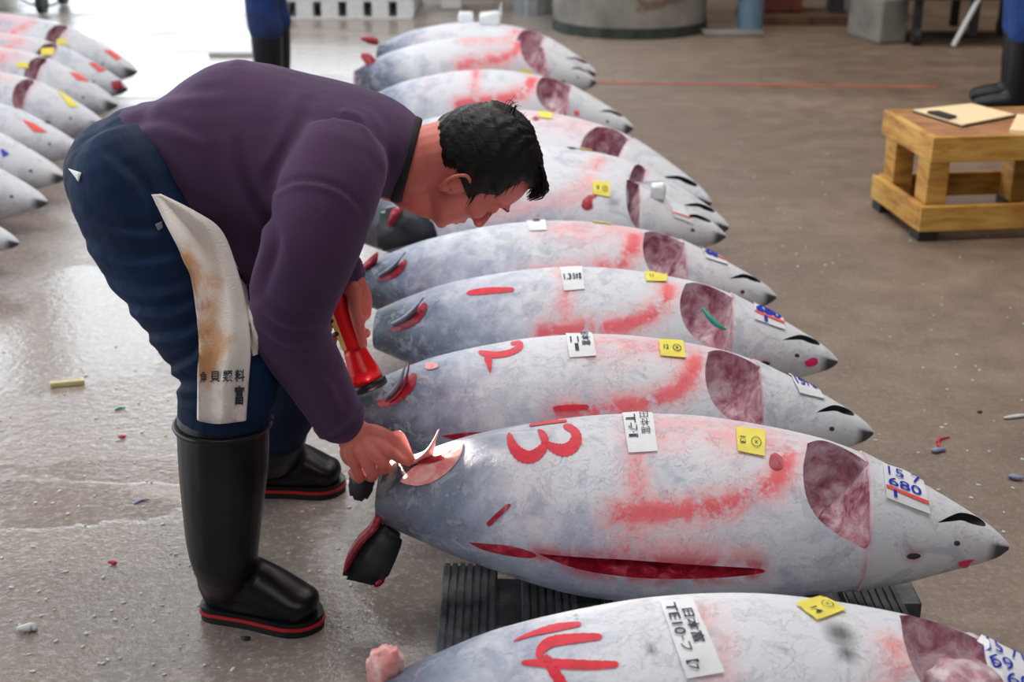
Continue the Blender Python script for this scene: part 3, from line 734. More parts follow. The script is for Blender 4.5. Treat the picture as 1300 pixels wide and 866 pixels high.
f9 = Fish((440, 280), (921, 299), nu=110, nv=72)
make_tuna(f9, 'frozen tuna with dark bare tail and a red wound beside its yellow sticker', ink=('bar',), inkamt=.5, seed=7, gill=.35, darktail=.95, dark_marks=[(f9.puv(779, 257), .018, .5), (f9.puv(785, 272), .006, .9), (f9.puv(777, 270), .005, .9), (f9.puv(791, 272), .006, .9)])
yellow_label(f9, [(752, 231), (774, 233), (774, 251), (753, 247)], [('9', (.2, .35, .36, .65), 0, .02), ('\u2297', (.52, .3, .86, .7), 0, .02)])
f9.poly([(740, 254), (748, 248), (758, 249), (752, 254), (752, 264), (744, 267), (738, 262)], M['flesh'], 'raw_wound', f9.root, .002)
head_label(f9, [(850, 260), (866, 262), (879, 284), (855, 276)], [], red=True)
slab_px('tail_flap', [(484, 268), (508, 264), (531, 270), (548, 282), (556, 308), (520, 312), (480, 322), (477, 294)], f10.T.y+.2, .05, M['fin'], f9.root, bev=.012)
slab_px('red_meat', [(490, 286), (497, 268), (512, 263), (510, 270), (500, 284), (494, 290)], f10.T.y+.19, .03, M['flesh'], f9.root, bev=.004)

f8 = Fish((483, 246), (925, 288), nu=100, nv=64, girth=1.08)
make_tuna(f8, 'frozen tuna with black snout tip and white ice chunk on its head', darktail=.1, frost=.08, ink=('bar',), inkamt=.7, seed=9, gill=.35)
yellow_label(f8, [(735, 180), (752, 182), (752, 187), (735, 185)], [])
f8.poly([(719, 187), (728, 184), (734, 187), (727, 190)], M['fin'], 'dark_spot', f8.root)
f7 = Fish((480, 196), (903, 257), nu=100, nv=64, girth=1.08)
make_tuna(f7, 'frozen tuna with pink upturned gill cavity', darktail=.1, frost=.08, ink=('top',), inkamt=.6, seed=11, gill=1.)
f7.root['label'] = 'frozen tuna with pink upturned gill cavity, snout just behind the ice-topped head'
yellow_label(f7, [(683, 143), (700, 144), (701, 152), (685, 150)], [])
f7.poly([(675, 151), (680, 148), (685, 151), (680, 154)], M['flesh'], 'raw_spot', f7.root)
f6 = Fish((462, 142), (804, 162), nu=90, nv=60, girth=1.08)
make_tuna(f6, 'frozen tuna with wide pink dye arc and yellow sticker on its head', darktail=.1, frost=.08, ink=('bar', 'band'), inkamt=1.2, seed=13, gill=1.15)
f6.patch([(747, 110), (752, 111), (767, 126), (764, 130)], M['yellow'], 'yellow_sticker', f6.root, .004, 4)
tag(f6.patch([(728, 141), (735, 141), (735, 147), (729, 146)], M['ink_red'], 'red_sticker', f6.root, .004, 3), 'small red sticker')
f5 = Fish((450, 104), (757, 104), nu=80, nv=52, girth=1.08)
make_tuna(f5, 'frozen tuna with long pink dye smears, second farthest of the main row', darktail=.1, frost=.08, ink=('bar', 'top'), inkamt=1., seed=15, gill=1.)
f5.patch([(660, 88), (676, 90), (676, 94), (661, 92)], M['yellow'], 'yellow_sticker', f5.root, .004, 4)
f4 = Fish((482, 70), (757, 93), nu=80, nv=52, girth=1.08)
make_tuna(f4, 'frozen tuna topped with two white ice chunks, farthest of the main row', darktail=.1, frost=.08, ink=('bar',), inkamt=.8, seed=17, gill=1.)
for f, pts in ((f4, [(455, 48), (468, 46), (482, 53), (480, 59), (462, 54)]), (f5, [(455, 70), (463, 67), (474, 74), (484, 92), (480, 104), (468, 106), (470, 90)])):
    slab_px('tail_flap', pts, f.T.y-.02, .05, M['flesh'], f.root, bev=.01)
# ice chunks lying on the fish
random.seed(3)
def chunk(px, py, sz, label, mat='ice', f=None, name='ice_chunk', cat='ice', n=10):
    bm = bmesh.new(); p = f.srf(px, py, 0) if f else ground(px, py)
    for k in range(n):
        bm.verts.new((p.x+sz[0]*random.uniform(-.5, .5), p.y+sz[1]*random.uniform(-.5, .5), p.z+sz[2]*random.uniform(0, 1)))
    for dx in (-.5, .5):
        for dy in (-.5, .5):
            for dz in (-.08, .8): bm.verts.new((p.x+sz[0]*dx*.85, p.y+sz[1]*dy*.85, p.z+sz[2]*dz))
    r = bmesh.ops.convex_hull(bm, input=bm.verts[:]); bmesh.ops.delete(bm, geom=[v for v in bm.verts if not v.link_faces], context='VERTS')
    bmesh.ops.bevel(bm, geom=bm.edges[:], offset=min(sz)*.12, segments=1, affect='EDGES')
    return tag(build(name, bm, M[mat], None, False), label, cat)
chunk(592, 24, (.085, .07, .06), 'left white ice chunk on the farthest tuna', f=f4)
chunk(622, 28, (.12, .09, .06), 'right wider white ice chunk on the farthest tuna', f=f4)
chunk(835, 250, (.05, .05, .05), 'white ice chunk on a tuna head beside a red-and-blue marked label', f=f9)

# -- the row at the left, heads only in the frame
LR = [((-307, 288), (24, 308), 'tuna in the left row of which only the pinkish snout enters the frame'),
      ((-307, 236), (60, 256), 'pale tuna in the left row, second nearest, blue-grey and unmarked'),
      ((-270, 204), (83, 224), 'silver tuna in the left row with blue pen marks by the frame edge'),
      ((-236, 170), (105, 190), 'tuna in the left row with an open slit and a red smear on its head'),
      ((-213, 138), (133, 158), 'tuna in the left row with an orange sticker on its head'),
      ((-195, 112), (149, 132), 'tuna in the left row with pinkish gill cavity and yellow sticker'),
      ((-183, 92), (162, 112), 'tuna in the left row with dark red bloody snout'),
      ((-165, 70), (174, 90), 'farthest tuna of the left row, dark snout and yellow sticker')]
LF = []
for k, (t, n, lb) in enumerate(LR):
    f = Fish(t, n, zt=.15, zn=.115, nu=80, nv=56, girth=.98+.03*(k % 3))
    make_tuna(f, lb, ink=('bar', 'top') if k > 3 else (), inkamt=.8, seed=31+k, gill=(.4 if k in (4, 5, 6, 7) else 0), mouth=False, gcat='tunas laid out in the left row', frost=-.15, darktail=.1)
    LF.append(f)
def lpatch(i, q, mt, nm): LF[i].patch(q, M[mt], nm, LF[i].root, .004, 4)
lpatch(3, [(28, 152), (44, 158), (60, 168), (44, 168)], 'ink_red', 'red_smear'); lpatch(4, [(70, 112), (80, 116), (100, 136), (88, 136)], 'yellow', 'orange_sticker')
lpatch(5, [(22, 80), (36, 80), (36, 87), (22, 86)], 'yellow', 'yellow_sticker'); lpatch(6, [(52, 62), (68, 61), (68, 70), (52, 71)], 'yellow', 'yellow_sticker')
lpatch(7, [(72, 50), (84, 50), (84, 57), (72, 57)], 'yellow', 'yellow_sticker'); lpatch(5, [(88, 92), (100, 94), (114, 104), (98, 102)], 'ink_red', 'red_mark')
lpatch(6, [(112, 80), (120, 80), (134, 90), (126, 92)], 'ink_red', 'red_mark'); lpatch(6, [(140, 104), (152, 102), (158, 112), (144, 114)], 'flesh', 'red_mark')
lpatch(7, [(132, 64), (140, 64), (154, 74), (148, 77)], 'ink_red', 'red_mark'); lpatch(2, [(0, 190), (4, 190), (12, 196), (4, 200)], 'ink_blue', 'pen_mark')
# ------------------------------------------------------------------ pallets under the main row
def pallet(y0, y1, x0, x1, label, ztop=.076, nb=6, skew=0.):
    root = empty('pallet', ((x0+x1)/2, (y0+y1)/2, 0)); tag(root, label, 'pallet', 'black ribbed pallets under the main row')
    pitch = (x1-x0)/nb; wd = pitch*.70
    for i in range(nb):
        cx = x0+pitch*(i+.35)
        bm = bmesh.new(); box(bm, (cx, (y0+y1)/2, ztop-.016), (wd, y1-y0, .020), bevel=.003)
        for k in range(7):
            box(bm, (cx+wd*(k-3)/7.2, (y0+y1)/2, ztop-.004), (wd/11, y1-y0-.004, .008))
        build('board', bm, M['pallet'], root)
    for y in (y0+.06, (y0+y1)/2, y1-.06):
        boxo('bearer', ((x0+x1)/2, y, (ztop-.026)/2), (x1-x0, .09, ztop-.026), M['pallet'], root)
a, b = ground(563, 705, .088), ground(1192, 778, .088)
pallet(1.50, 2.33, a.x, b.x, 'black ribbed pallet under the tunas marked 13 and 14')
pallet(2.50, 3.28, -.12, .62, 'black ribbed pallet under the tuna marked 2 and the next one')
pallet(3.40, 4.75, -.12, .62, 'black pallet hidden under the middle tunas of the main row')
pallet(4.85, 7.3, -.25, .35, 'black pallet under the farthest tunas of the main row')

# ------------------------------------------------------------------ wooden crate stand and what lies on it
random.seed(8)
c0 = ground(1165, 308); ex = 1.02; dy = .47
crate = empty('crate_stand', (c0.x+ex/2, c0.y+dy/2, 0)); tag(crate, 'yellowish low wooden crate stand with open sides and a clipboard on top', 'crate')
rz = Matrix.Rotation(R(7), 3, 'Z')
def cb(name, x0, x1, y0, y1, z0, z1, mat='pine', bev=.004):
    c = rz @ Vector(((x0+x1)/2, (y0+y1)/2, 0)); return boxo(name, (c0.x+c.x, c0.y+c.y, (z0+z1)/2), (x1-x0, y1-y0, z1-z0), M[mat], crate, rz, bev)
o = .025
cb('plank', 0, ex, 0, .025, .037, .128); cb('plank', -.001, .024, .026, dy, .037, .128); cb('plank', 0, ex, dy-.024, dy+.001, .037, .128); cb('plank', ex-.024, ex, .026, dy-.026, .037, .128)
cb('plank', .02, ex, .012, .037, .282, .372); cb('plank', .02, .045, .038, dy-.02, .282, .372); cb('plank', .02, ex, dy-.02, dy+.004, .282, .372); cb('plank', ex-.024, ex, .038, dy-.022, .282, .372)
for k in range(4): cb('top_board', .046, ex-.026, .039+k*.1005, .039+k*.1005+.098, .345, .370, 'toppine')
for x in (.03, .50, ex-.11):
    for y in (.040, dy-.125): cb('post', x, x+.075, y, y+.1, .035, .343)
for x in (.005, .50, ex-.09):
    for y in (.01, dy-.09): cb('foot', x, x+.07, y, y+.08, 0, .036, 'darksteel')
bm = bmesh.new(); a, b = Vector((c0.x+.62, c0.y+.10, .13)), Vector((c0.x+.70, c0.y+.10, .30)); tube(bm, [a, b], [(.012, .035)]*2, 8, cap=False); build('brace', bm, M['pine'], crate)
cl = empty('clipboard', at(1215, 147, c0.y+.28)); cl.location.z = .372; tag(cl, 'clipboard with cream paper lying on the wooden crate stand', 'clipboard')
q = [ground(*p, .376) for p in ((1160, 141), (1233, 133), (1288, 147), (1222, 160))]
def flat(name, q, z0, z1, mat, parent):
    bm = bmesh.new(); b = [bm.verts.new((p.x, p.y, z0)) for p in q]; t = [bm.verts.new((p.x, p.y, z1)) for p in q]
    bm.faces.new(b[::-1]); bm.faces.new(t)
    for k in range(len(q)): bm.faces.new((b[k], b[(k+1) % len(q)], t[(k+1) % len(q)], t[k]))
    bmesh.ops.recalc_face_normals(bm, faces=bm.faces[:]); return build(name, bm, mat, parent)
cq = sum(q, Vector())/4
flat('board', [cq+(p-cq)*1.03 for p in q], .372, .377, M['black_plastic'], cl)
flat('paper_sheet', q, .377, .382, M['clip_paper'], cl)
m = (q[0]+q[3])/2; d = (q[1]-q[0]).normalized(); e = (q[3]-q[0]).normalized()
flat('clip', [m-e*.06+d*.0, m+e*.06+d*.0, m+e*.05+d*.045, m-e*.05+d*.045], .382, .392, M['darksteel'], cl)
pq = [ground(*p, .376) for p in ((1281, 168), (1291, 148), (1330, 150), (1330, 172))]
tag(flat('paper_stack', pq, .372, .386, M['clip_paper'], None), 'small stack of paper on the crate stand, by the edge of the photo', 'paper')

# ------------------------------------------------------------------ background
def cyl(name, c, r, h, mat, parent=None, n=40, bev=.02):
    bm = bmesh.new(); bmesh.ops.create_cone(bm, cap_ends=True, segments=n, radius1=r, radius2=r, depth=h)
    bmesh.ops.translate(bm, verts=bm.verts[:], vec=(c[0], c[1], c[2]+h/2))
    return build(name, bm, mat, parent, False)
b = ground(806, 50)
tank = empty('concrete_tank', (b.x, b.y+.5, 0)); tag(tank, 'big round grey concrete tank with rust stains behind the tunas', 'tank')
cyl('tank_wall', (b.x, b.y+.5, .05), .52, 1.1, M['concrete'], tank, 56); cyl('base_ring', (b.x, b.y+.5, 0), .53, .07, M['mossy'], tank, 56)
b = ground(951, 42); tag(cyl('pipe', (b.x, b.y, 0), .085, 2.2, M['bluepipe']), 'upright blue-grey pipe beside the concrete tank', 'pipe')
b = ground(925, 44)
tag(boxo('flat_board', (b.x+.02, b.y-.02, .016), (.40, .16, .03), M['concrete'], bevel=.006), 'flat grey board on the floor at the foot of the pipe', 'board')
b = ground(676, 20)
dr = empty('ribbed_drum', (b.x, b.y+.15, 0)); tag(dr, 'small ribbed grey drum left of the concrete tank', 'drum')
cyl('drum_body', (b.x, b.y+.15, 0), .13, .6, M['greyplastic'], dr)
for k in range(14):
    a = 2*pi*k/14; tube_bm = bmesh.new(); box(tube_bm, (b.x+.13*cos(a), b.y+.15+.13*sin(a), .3), (.02, .02, .58), Matrix.Rotation(a, 3, 'Z')); build('rib', tube_bm, M['greyplastic'], dr)
# dark floor-standing machinery behind pipe
b = ground(1010, 36)
mc = empty('machine_base', (b.x, b.y+.3, 0)); tag(mc, 'low brown machine base behind the pipe', 'machine')
boxo('base_plate', (b.x+.05, b.y+.35, .03), (.75, .5, .06), M['brownwood'], mc); boxo('housing', (b.x-.1, b.y+.45, .36), (.4, .3, .6), M['rust'], mc, bevel=.02); boxo('frame_leg', (b.x+.35, b.y+.4, .36), (.09, .2, .6), M['darksteel'], mc)
b = ground(1108, 28)
tag(boxo('concrete_block', (b.x, b.y+.2, .3), (.28, .4, .6), M['concrete'], bevel=.02), 'tall grey concrete block left of the rusty cart', 'block')
b = ground(1158, 54)
tag(boxo('concrete_kerb_block', (b.x-.2, b.y+.15, .14), (.2, .4, .28), M['concrete'], rot=Matrix.Rotation(R(18), 3, 'Z'), bevel=.02), 'low grey concrete block under the edge of the rusty cart', 'block')
b = ground(1210, 58)
b.x += .1; b.y += .12
ct = empty('rusty_cart', (b.x, b.y+.2, 0)); tag(ct, 'rusty red-brown cart loaded behind the crate stand', 'cart')
for k in range(4): boxo('plank', (b.x-.02, b.y-.08+k*.14, .335), (.85, .13, .03), M['rust'], ct)
boxo('edge_rail', (b.x-.02, b.y-.16, .33), (.87, .03, .08), M['rust'], ct)
for x in (-.34, .02, .34):
    for y in (-.1, .3): boxo('leg', (b.x+x, b.y+y, .19), (.05, .05, .26), M['darksteel'], ct)
for x in (-.34, .34):
    for y in (-.1, .3):
        bm = bmesh.new(); bmesh.ops.create_cone(bm, cap_ends=True, segments=20, radius1=.055, radius2=.055, depth=.04)
        bmesh.ops.transform(bm, matrix=Matrix.Translation((b.x+x, b.y+y, .055)) @ Matrix.Rotation(pi/2, 4, 'Y'), verts=bm.verts[:]); build('wheel', bm, M['darksteel'], ct)
bm = bmesh.new(); tube(bm, [(b.x-.12, b.y-.2, .02), (b.x+.02, b.y-.16, .31)], [.016]*2, 10); build('prop_bar', bm, M['white_plastic'], ct)
boxo('crate_load', (b.x-.1, b.y+.1, .44), (.55, .35, .18), M['rust'], ct, bevel=.01)
# plastic pallets, far left of centre
b = ground(435, 24)
pp = empty('plastic_pallet', (b.x, b.y+.5, 0)); tag(pp, 'white plastic pallet with dark openings behind the rows', 'pallet')
boxo('deck', (b.x, b.y+.5, .135), (1.0, 1., .03), M['white_plastic'], pp)
for k in range(6): boxo('runner', (b.x-.45+k*.18, b.y+.5, .066), (.12, 1., .108), M['white_plastic'], pp)
boxo('base_slat', (b.x, b.y+.02, .006), (1.0, .06, .012), M['white_plastic'], pp)
tag(boxo('grey_slab', (b.x, b.y+.5, .24), (1.05, 1.0, .17), M['greyplastic'], bevel=.03), 'grey slab lying on the white plastic pallet', 'slab')
b = ground(575, 17)
tag(boxo('foam_box', (b.x-.02, b.y+.3, .14), (.16, .25, .28), M['white_plastic'], bevel=.02), 'small pale box right of the plastic pallet', 'box')
b = ground(20, 22)
hc = empty('hand_cart', (b.x-.2, b.y+.4, 0)); tag(hc, 'dark low hand cart with wire hoop, farthest back beside the left row', 'cart')
boxo('deck', (b.x-.2, b.y+.4, .2), (.9, .6, .05), M['brownwood'], hc)
for x in (-.55, .15):
    for y in (.15, .65):
        bm = bmesh.new(); bmesh.ops.create_cone(bm, cap_ends=True, segments=20, radius1=.085, radius2=.085, depth=.05)
        bmesh.ops.transform(bm, matrix=Matrix.Translation((b.x+x, b.y+y, .088)) @ Matrix.Rotation(pi/2, 4, 'Y'), verts=bm.verts[:]); build('wheel', bm, M['darksteel'], hc)
bm = bmesh.new(); stube(bm, [(b.x-.1, b.y+.1, .19), (b.x+.15, b.y+.02, .08), (b.x+.33, b.y, .12), (b.x+.30, b.y+.05, .3), (b.x+.2, b.y+.2, .4)], [.008]*5, 8); build('wire_hoop', bm, M['darksteel'], hc)
b = ground(295, 69)
tag(boxo('floor_reflection', (b.x, b.y+.02, .012), (.27, .17, .022), M['white_plastic'], bevel=.006), 'white sheet standing in for a bright reflection on the wet floor behind the bent man', 'reflection')  # white sheet put in for a light reflected in the floor

# ------------------------------------------------------------------ people far behind: working clothes, rubber boots
def bystander(x, y, face, label, cloth, top, h=1.70, stance=.10, step=.0, lean=0.):
    S = h/1.7; ca, sa = cos(face), sin(face)
    def P(f, l, z): return Vector((x+f*ca-l*sa, y+f*sa+l*ca, z))*1.0
    body = bmesh.new()
    for sd in (-1, 1):
        stube(body, [P(0, sd*.09, .86*S), P(.01, sd*(.09+stance*.3), .48*S), P(0, sd*(.09+stance*.4), .1)], [.07, .05, .04], 12)
        stube(body, [P(0, sd*.17, 1.38*S), P(-.02, sd*.23, 1.12*S), P(.10, sd*.22, .93*S), P(.17, sd*.20, .86*S)], [.045, .037, .028, .03], 10)
        for k in range(4): tube(body, [P(.18+.004*k, sd*(.185+.012*k), .85*S), P(.22, sd*(.18+.012*k), .80*S), P(.21, sd*(.175+.012*k), .755*S)], [.009, .0085, .007], 8)
        tube(body, [P(.16, sd*.17, .86*S), P(.20, sd*.155, .83*S)], [.011, .009], 8)
    stube(body, [P(0, 0, .85*S), P(0, 0, 1.1*S), P(.01, 0, 1.36*S), P(.02, 0, 1.43*S), P(.035, 0, 1.5*S)], [(.14, .10), (.14, .10), (.15, .10), (.06, .06), (.055, .055)], 16, up=(-sa, ca, 0))
    ell(body, P(.05, 0, 1.59*S), (.095, .078, .115), Matrix.Rotation(face, 3, 'Z')); ell(body, P(.09, 0, 1.53*S), (.055, .05, .05)); ell(body, P(.15, 0, 1.575*S), (.016, .012, .02))
    for sd in (-1, 1): ell(body, P(.03, sd*.08, 1.575*S), (.02, .01, .03), Matrix.Rotation(face, 3, 'Z'))
    o = union('person', body, .010, M['flesh_skin'], None, 2); tag(o, label, 'person')
    tr = bmesh.new()
    for sd in (-1, 1):
        stube(tr, [P(0, sd*.08, .90*S), P(.015, sd*(.09+stance*.3), .52*S), P(0, sd*(.09+stance*.4), .40*S), P(0, sd*(.09+stance*.4), .36*S)], [.105, .085, .088, .078], 14)
    ell(tr, P(0, 0, .92*S), (.12, .17, .11), Matrix.Rotation(face, 3, 'Z')); union('trousers', tr, .012, M[cloth], o, 2)
    sh = bmesh.new()
    stube(sh, [P(0, 0, .86*S), P(0, 0, 1.1*S), P(.01, 0, 1.34*S), P(.02, 0, 1.42*S)], [(.175, .125), (.165, .12), (.18, .115), (.08, .075)], 18, up=(-sa, ca, 0))
    for sd in (-1, 1): stube(sh, [P(0, sd*.17, 1.37*S), P(-.02, sd*.235, 1.12*S), P(.10, sd*.225, .94*S), P(.13, sd*.215, .905*S)], [.07, .058, .048, .042], 12)
    union('jacket', sh, .012, M[top], o, 2)
    ha = bmesh.new(); ell(ha, P(.035, 0, 1.63*S), (.105, .088, .09), Matrix.Rotation(face, 3, 'Z')); union('hair', ha, .012, M['hair'], o, 1)
    for sd in (-1, 1):
        bt = bmesh.new(); fx = sd*(.09+stance*.4); st = step*sd
        stube(bt, [P(st*.2, fx, .40*S), P(st*.4, fx, .22*S), P(st*.5, fx, .09)], [.082, .074, .062], 14)
        stube(bt, [P(-.035+st*.5, fx, .055), P(.06+st*.5, fx, .062), P(.17+st*.5, fx, .05)], [(.052, .05), (.052, .055), (.05, .04)], 12, up=(-sa, ca, 0))
        k = union('rubber_boot', bt, .010, M['rubber'], o, 2)
        sb = bmesh.new(); stube(sb, [P(-.035+st*.5, fx, .014), P(.06+st*.5, fx, .014), P(.17+st*.5, fx, .014)], [(.052, .014), (.055, .014), (.052, .014)], 12, up=(-sa, ca, 0)); build('sole', sb, M['sole'], k, True)
    return o
b = ground(352, 134); bystander(b.x-.02, b.y+.06, pi*1.0, 'person in blue trousers and black rubber boots standing behind the bent man', 'navycloth', 'navycloth', step=.0)
b = ground(1286, 140); bystander(b.x-.0, b.y, pi*.93, 'person in bright blue work clothes and black boots behind the crate stand', 'bluecloth', 'bluecloth', stance=.05)

# ------------------------------------------------------------------ scraps on the floor
random.seed(12)
def scrap(px, py, ln, mat, label, cat='scrap', ang=0., r=.006):
    p = ground(px, py); bm = bmesh.new()
    pts = [(p.x+ln*(t-.5)*cos(ang)+.12*ln*sin(5*t+px), p.y+ln*(t-.5)*sin(ang)+.12*ln*cos(4*t+py), r*.75) for t in (0, .33, .66, 1)]
    stube(bm, pts, [(r*.6, r*.5), (r*1.1, r*.75), (r, r*.7), (r*.5, r*.45)], 8); return tag(build('floor_scrap', bm, M[mat], None, True), label, cat)
p = ground(86, 490)
tag(boxo('foam_stick', (p.x, p.y, .008), (.088, .016, .014), M['chalk'], rot=Matrix.Rotation(R(14), 3, 'Z'), bevel=.003), 'pale yellow stick on the bright wet floor behind the man', 'stick')
scrap(1196, 563, .07, 'scrap_red', 'thin red scrap on the brown floor right of the fish heads', ang=1.0, r=.004)
scrap(1190, 574, .03, 'scrap_blue', 'blue-grey scrap touching the thin red one', r=.008)
scrap(1289, 609, .03, 'scrap_blue', 'blue-white scrap on the brown floor near the right edge', r=.009)
scrap(1292, 531, .06, 'white_plastic', 'white fibre scrap at the right edge above the blue-white one', r=.006)
scrap(156, 556, .014, 'scrap_red', 'tiny bright red scrap on the wet floor left of the man', r=.005)
scrap(144, 716, .016, 'scrap_red', 'small dark red scrap left of the near boot', r=.005)
scrap(152, 520, .03, 'green', 'green scrap on the wet floor behind the knee', r=.004, ang=.6)
scrap(37, 802, .03, 'white_plastic', 'white scrap at the bottom left of the floor', r=.010)
scrap(178, 638, .03, 'scrap_blue', 'pale blue scrap on the wet floor left of the boot shaft', r=.004, ang=.5)
scrap(1244, 524, .012, 'darksteel', 'dark speck on the brown floor above the scraps', r=.004)
scrap(313, 812, .014, 'darksteel', 'dark speck on the floor under the near boot', r=.005)
bits = bmesh.new()
for k in range(420):
    if k < 260: p = ground(random.uniform(0, 480), random.uniform(430, 866))
    else: p = ground(random.uniform(900, 1300), random.uniform(120, 700))
    s = random.uniform(.0015, .0045)
    r = bmesh.ops.create_icosphere(bits, subdivisions=1, radius=1)
    bmesh.ops.transform(bits, matrix=Matrix.Translation((p.x, p.y, s*.4)) @ Matrix.Rotation(random.uniform(0, 6), 4, 'Z') @ Matrix.Diagonal((s*random.uniform(.8, 2), s, s*.5, 1)), verts=r['verts'])
tag(build('ice_crumbs', bits, M['white_plastic']), 'tiny pale crumbs of ice scattered over the floor', 'crumbs', kind='stuff')
# ------------------------------------------------------------------ the man cutting the tail
px = at
def px_r(p, Y): return p*(Y*cos(TH)+.9*sin(TH))/F        # pixel length -> metres at depth Y
# --- head frame: fwd, left, up
hy = R(5)
fw = Vector((.31, .10, -.945)).normalized(); upv = Vector((.95, .04, .31)); upv = (upv-fw*upv.dot(fw)).normalized(); lf = upv.cross(fw)
if lf.y < 0: lf = -lf
H0 = px(574, 230, 2.36)+Vector((0, .076, 0)); HS = .97
def hp(f, l, u): return H0+(fw*f+lf*l+upv*u)*HS
def hrot(): return Matrix((fw, lf, upv)).transposed()
body = bmesh.new()
# head slices: u, front, back, half width
SL = [(-.070, .080, .055, .014), (-.064, .091, .030, .030), (-.052, .0965, .0, .044), (-.038, .0955, -.025, .054), (-.020, .0965, -.060, .062), (0, .0955, -.082, .068), (.02, .0925, -.090, .071),
      (.045, .0885, -.094, .073), (.058, .0915, -.094, .074), (.07, .0955, -.093, .075), (.09, .0930, -.088, .075), (.11, .0840, -.079, .071), (.13, .067, -.064, .060), (.142, .046, -.046, .045), (.150, .02, -.022, .022)]
q = spline([s for s in SL], 57); rings = []
for u, fr, bk, hw in q:
    c, a = (fr+bk)/2, max((fr-bk)/2, .004); rg = []
    for k in range(40):
        t = 2*pi*k/40; ct, st = cos(t), sin(t)
        taper = 1-.20*max(ct, 0)**2*(1 if u < .06 else .4)
        e = .86
        rg.append(body.verts.new(hp(c+a*(abs(ct)**e)*(1 if ct > 0 else -1), hw*(abs(st)**e)*(1 if st > 0 else -1)*taper, u)))
    rings.append(rg)
for a, b in zip(rings, rings[1:]):
    for k in range(40): body.faces.new((a[k], a[(k+1) % 40], b[(k+1) % 40], b[k]))
body.faces.new(rings[0][::-1]); body.faces.new(rings[-1])
hr = hrot()
# nose, lips, chin, cheeks, brows, lids
stube(body, [hp(.086, 0, .058), hp(.097, 0, .040), hp(.108, 0, .022), hp(.1125, 0, .012)], [.0085, .0085, .010, .0115], 12, up=lf)
for l in (-1, 1):
    ell(body, hp(.101, l*.0125, .0095), (.0115, .0085, .008), hr)
    stube(body, [hp(.094, l*.012, .067), hp(.092, l*.030, .0715), hp(.078, l*.047, .066)], [.0065, .0075, .005], 10)
    ell(body, hp(.062, l*.044, .020), (.026, .020, .022), hr)
    ell(body, hp(.079, l*.032, .047), (.0145, .016, .0125), hr)
    stube(body, [hp(.0885, l*.018, .0435), hp(.0915, l*.032, .0415), hp(.083, l*.045, .0435)], [.002, .0035, .002], 8)
    stube(body, [hp(.0985, l*.0, -.0155), hp(.0965, l*.012, -.0155), hp(.089, l*.024, -.0195)], [.0062, .0055, .002], 10)
    stube(body, [hp(.0965, l*.0, -.0285), hp(.0945, l*.011, -.0280), hp(.088, l*.022, -.0215)], [.0065, .0055, .002], 10)
    # ear
    ey = l*.074; tl = l*.012
    loop = [(.012, -.016), (.016, .004), (.013, .020), (.0, .028), (-.014, .024), (-.020, .008), (-.017, -.010), (-.008, -.022)]
    stube(body, [hp(f, ey+l*(.004+.012*max(0, -f/.02+.3)), u) for f, u in loop], [.0035, .0035, .004, .0042, .0042, .004, .004, .0035], 8)
    ell(body, hp(-.001, ey+l*.003, -.022), (.0085, .0045, .0095), hr)
    ell(body, hp(-.004, ey+l*.0005, .003), (.014, .004, .021), hr)
    stube(body, [hp(.006, ey+l*.004, -.006), hp(-.006, ey+l*.006, -.009), hp(-.011, ey+l*.007, .004), hp(-.004, ey+l*.006, .013)], [.003, .003, .003, .002], 8)
    ell(body, hp(.012, ey-l*.001, -.002), (.005, .005, .006), hr)
ell(body, hp(.086, 0, -.055), (.014, .020, .013), hr)
# neck and shoulders
neckb = px(508, 212, 2.45)
stube(body, [hp(-.035, 0, .02), hp(-.040, 0, -.045), px(520, 214, 2.448), px(496, 206, 2.45), px(468, 196, 2.45)], [(.060, .060), (.064, .058), (.062, .066), (.062, .07), (.06, .08)], 20, up=(0, 1, 0))
stube(body, [hp(.045, 0, -.055), px(524, 240, 2.44), px(512, 232, 2.45)], [.035, .042, .04], 14)
# trunk, kept well inside the clothes
stube(body, [px(460, 190, 2.45), px(380, 190, 2.45), px(290, 190, 2.45), px(205, 195, 2.45), px(170, 205, 2.45)], [(.14, .085), (.13, .09), (.12, .085), (.12, .085), (.12, .08)], 16)
# arms: near (right) and far (left)
NA = [px(428, 212, 2.265), px(398, 305, 2.215), px(368, 408, 2.215), px(402, 480, 2.225), px(440, 541, 2.245)]
FA = [px(432, 225, 2.61), px(408, 290, 2.66), px(385, 340, 2.61), px(418, 338, 2.54), px(441, 352, 2.49)]
stube(body, NA, [.052, .046, .038, .034, .028], 14); stube(body, FA, [.052, .046, .038, .034, .027], 14)
stube(body, [px(435, 205, 2.45), NA[0]], [.05, .05], 12); stube(body, [px(435, 205, 2.45), FA[0]], [.05, .05], 12)
# near hand: back towards the camera, thumb on top, fingers closed round the flap
W = NA[-1]
def fing(pts, r): stube(body, pts, r, 12, k=4)
palm = [W, px(452, 556, 2.238), px(466, 566, 2.232)]
stube(body, palm, [(.023, .029), (.019, .036), (.017, .037)], 16, up=(0, 1, 0))
ell(body, px(452, 574, 2.240), (.030, .020, .032)); ell(body, px(476, 556, 2.240), (.022, .016, .018))
fing([px(455, 546, 2.240), px(480, 549, 2.232), px(502, 561, 2.235), px(521, 581, 2.242)], [.0135, .013, .0105, .0085])            # thumb
fing([px(474, 560, 2.224), px(494, 573, 2.212), px(507, 582, 2.225), px(519, 587, 2.245)], [.0115, .0112, .0095, .0080])           # index
fing([px(466, 567, 2.216), px(487, 589, 2.205), px(486, 597, 2.232), px(474, 592, 2.262)], [.0118, .0115, .0098, .0085])           # middle
fing([px(455, 572, 2.214), px(472, 599, 2.208), px(471, 606, 2.234), px(459, 599, 2.264)], [.0112, .0110, .0094, .0082])           # ring
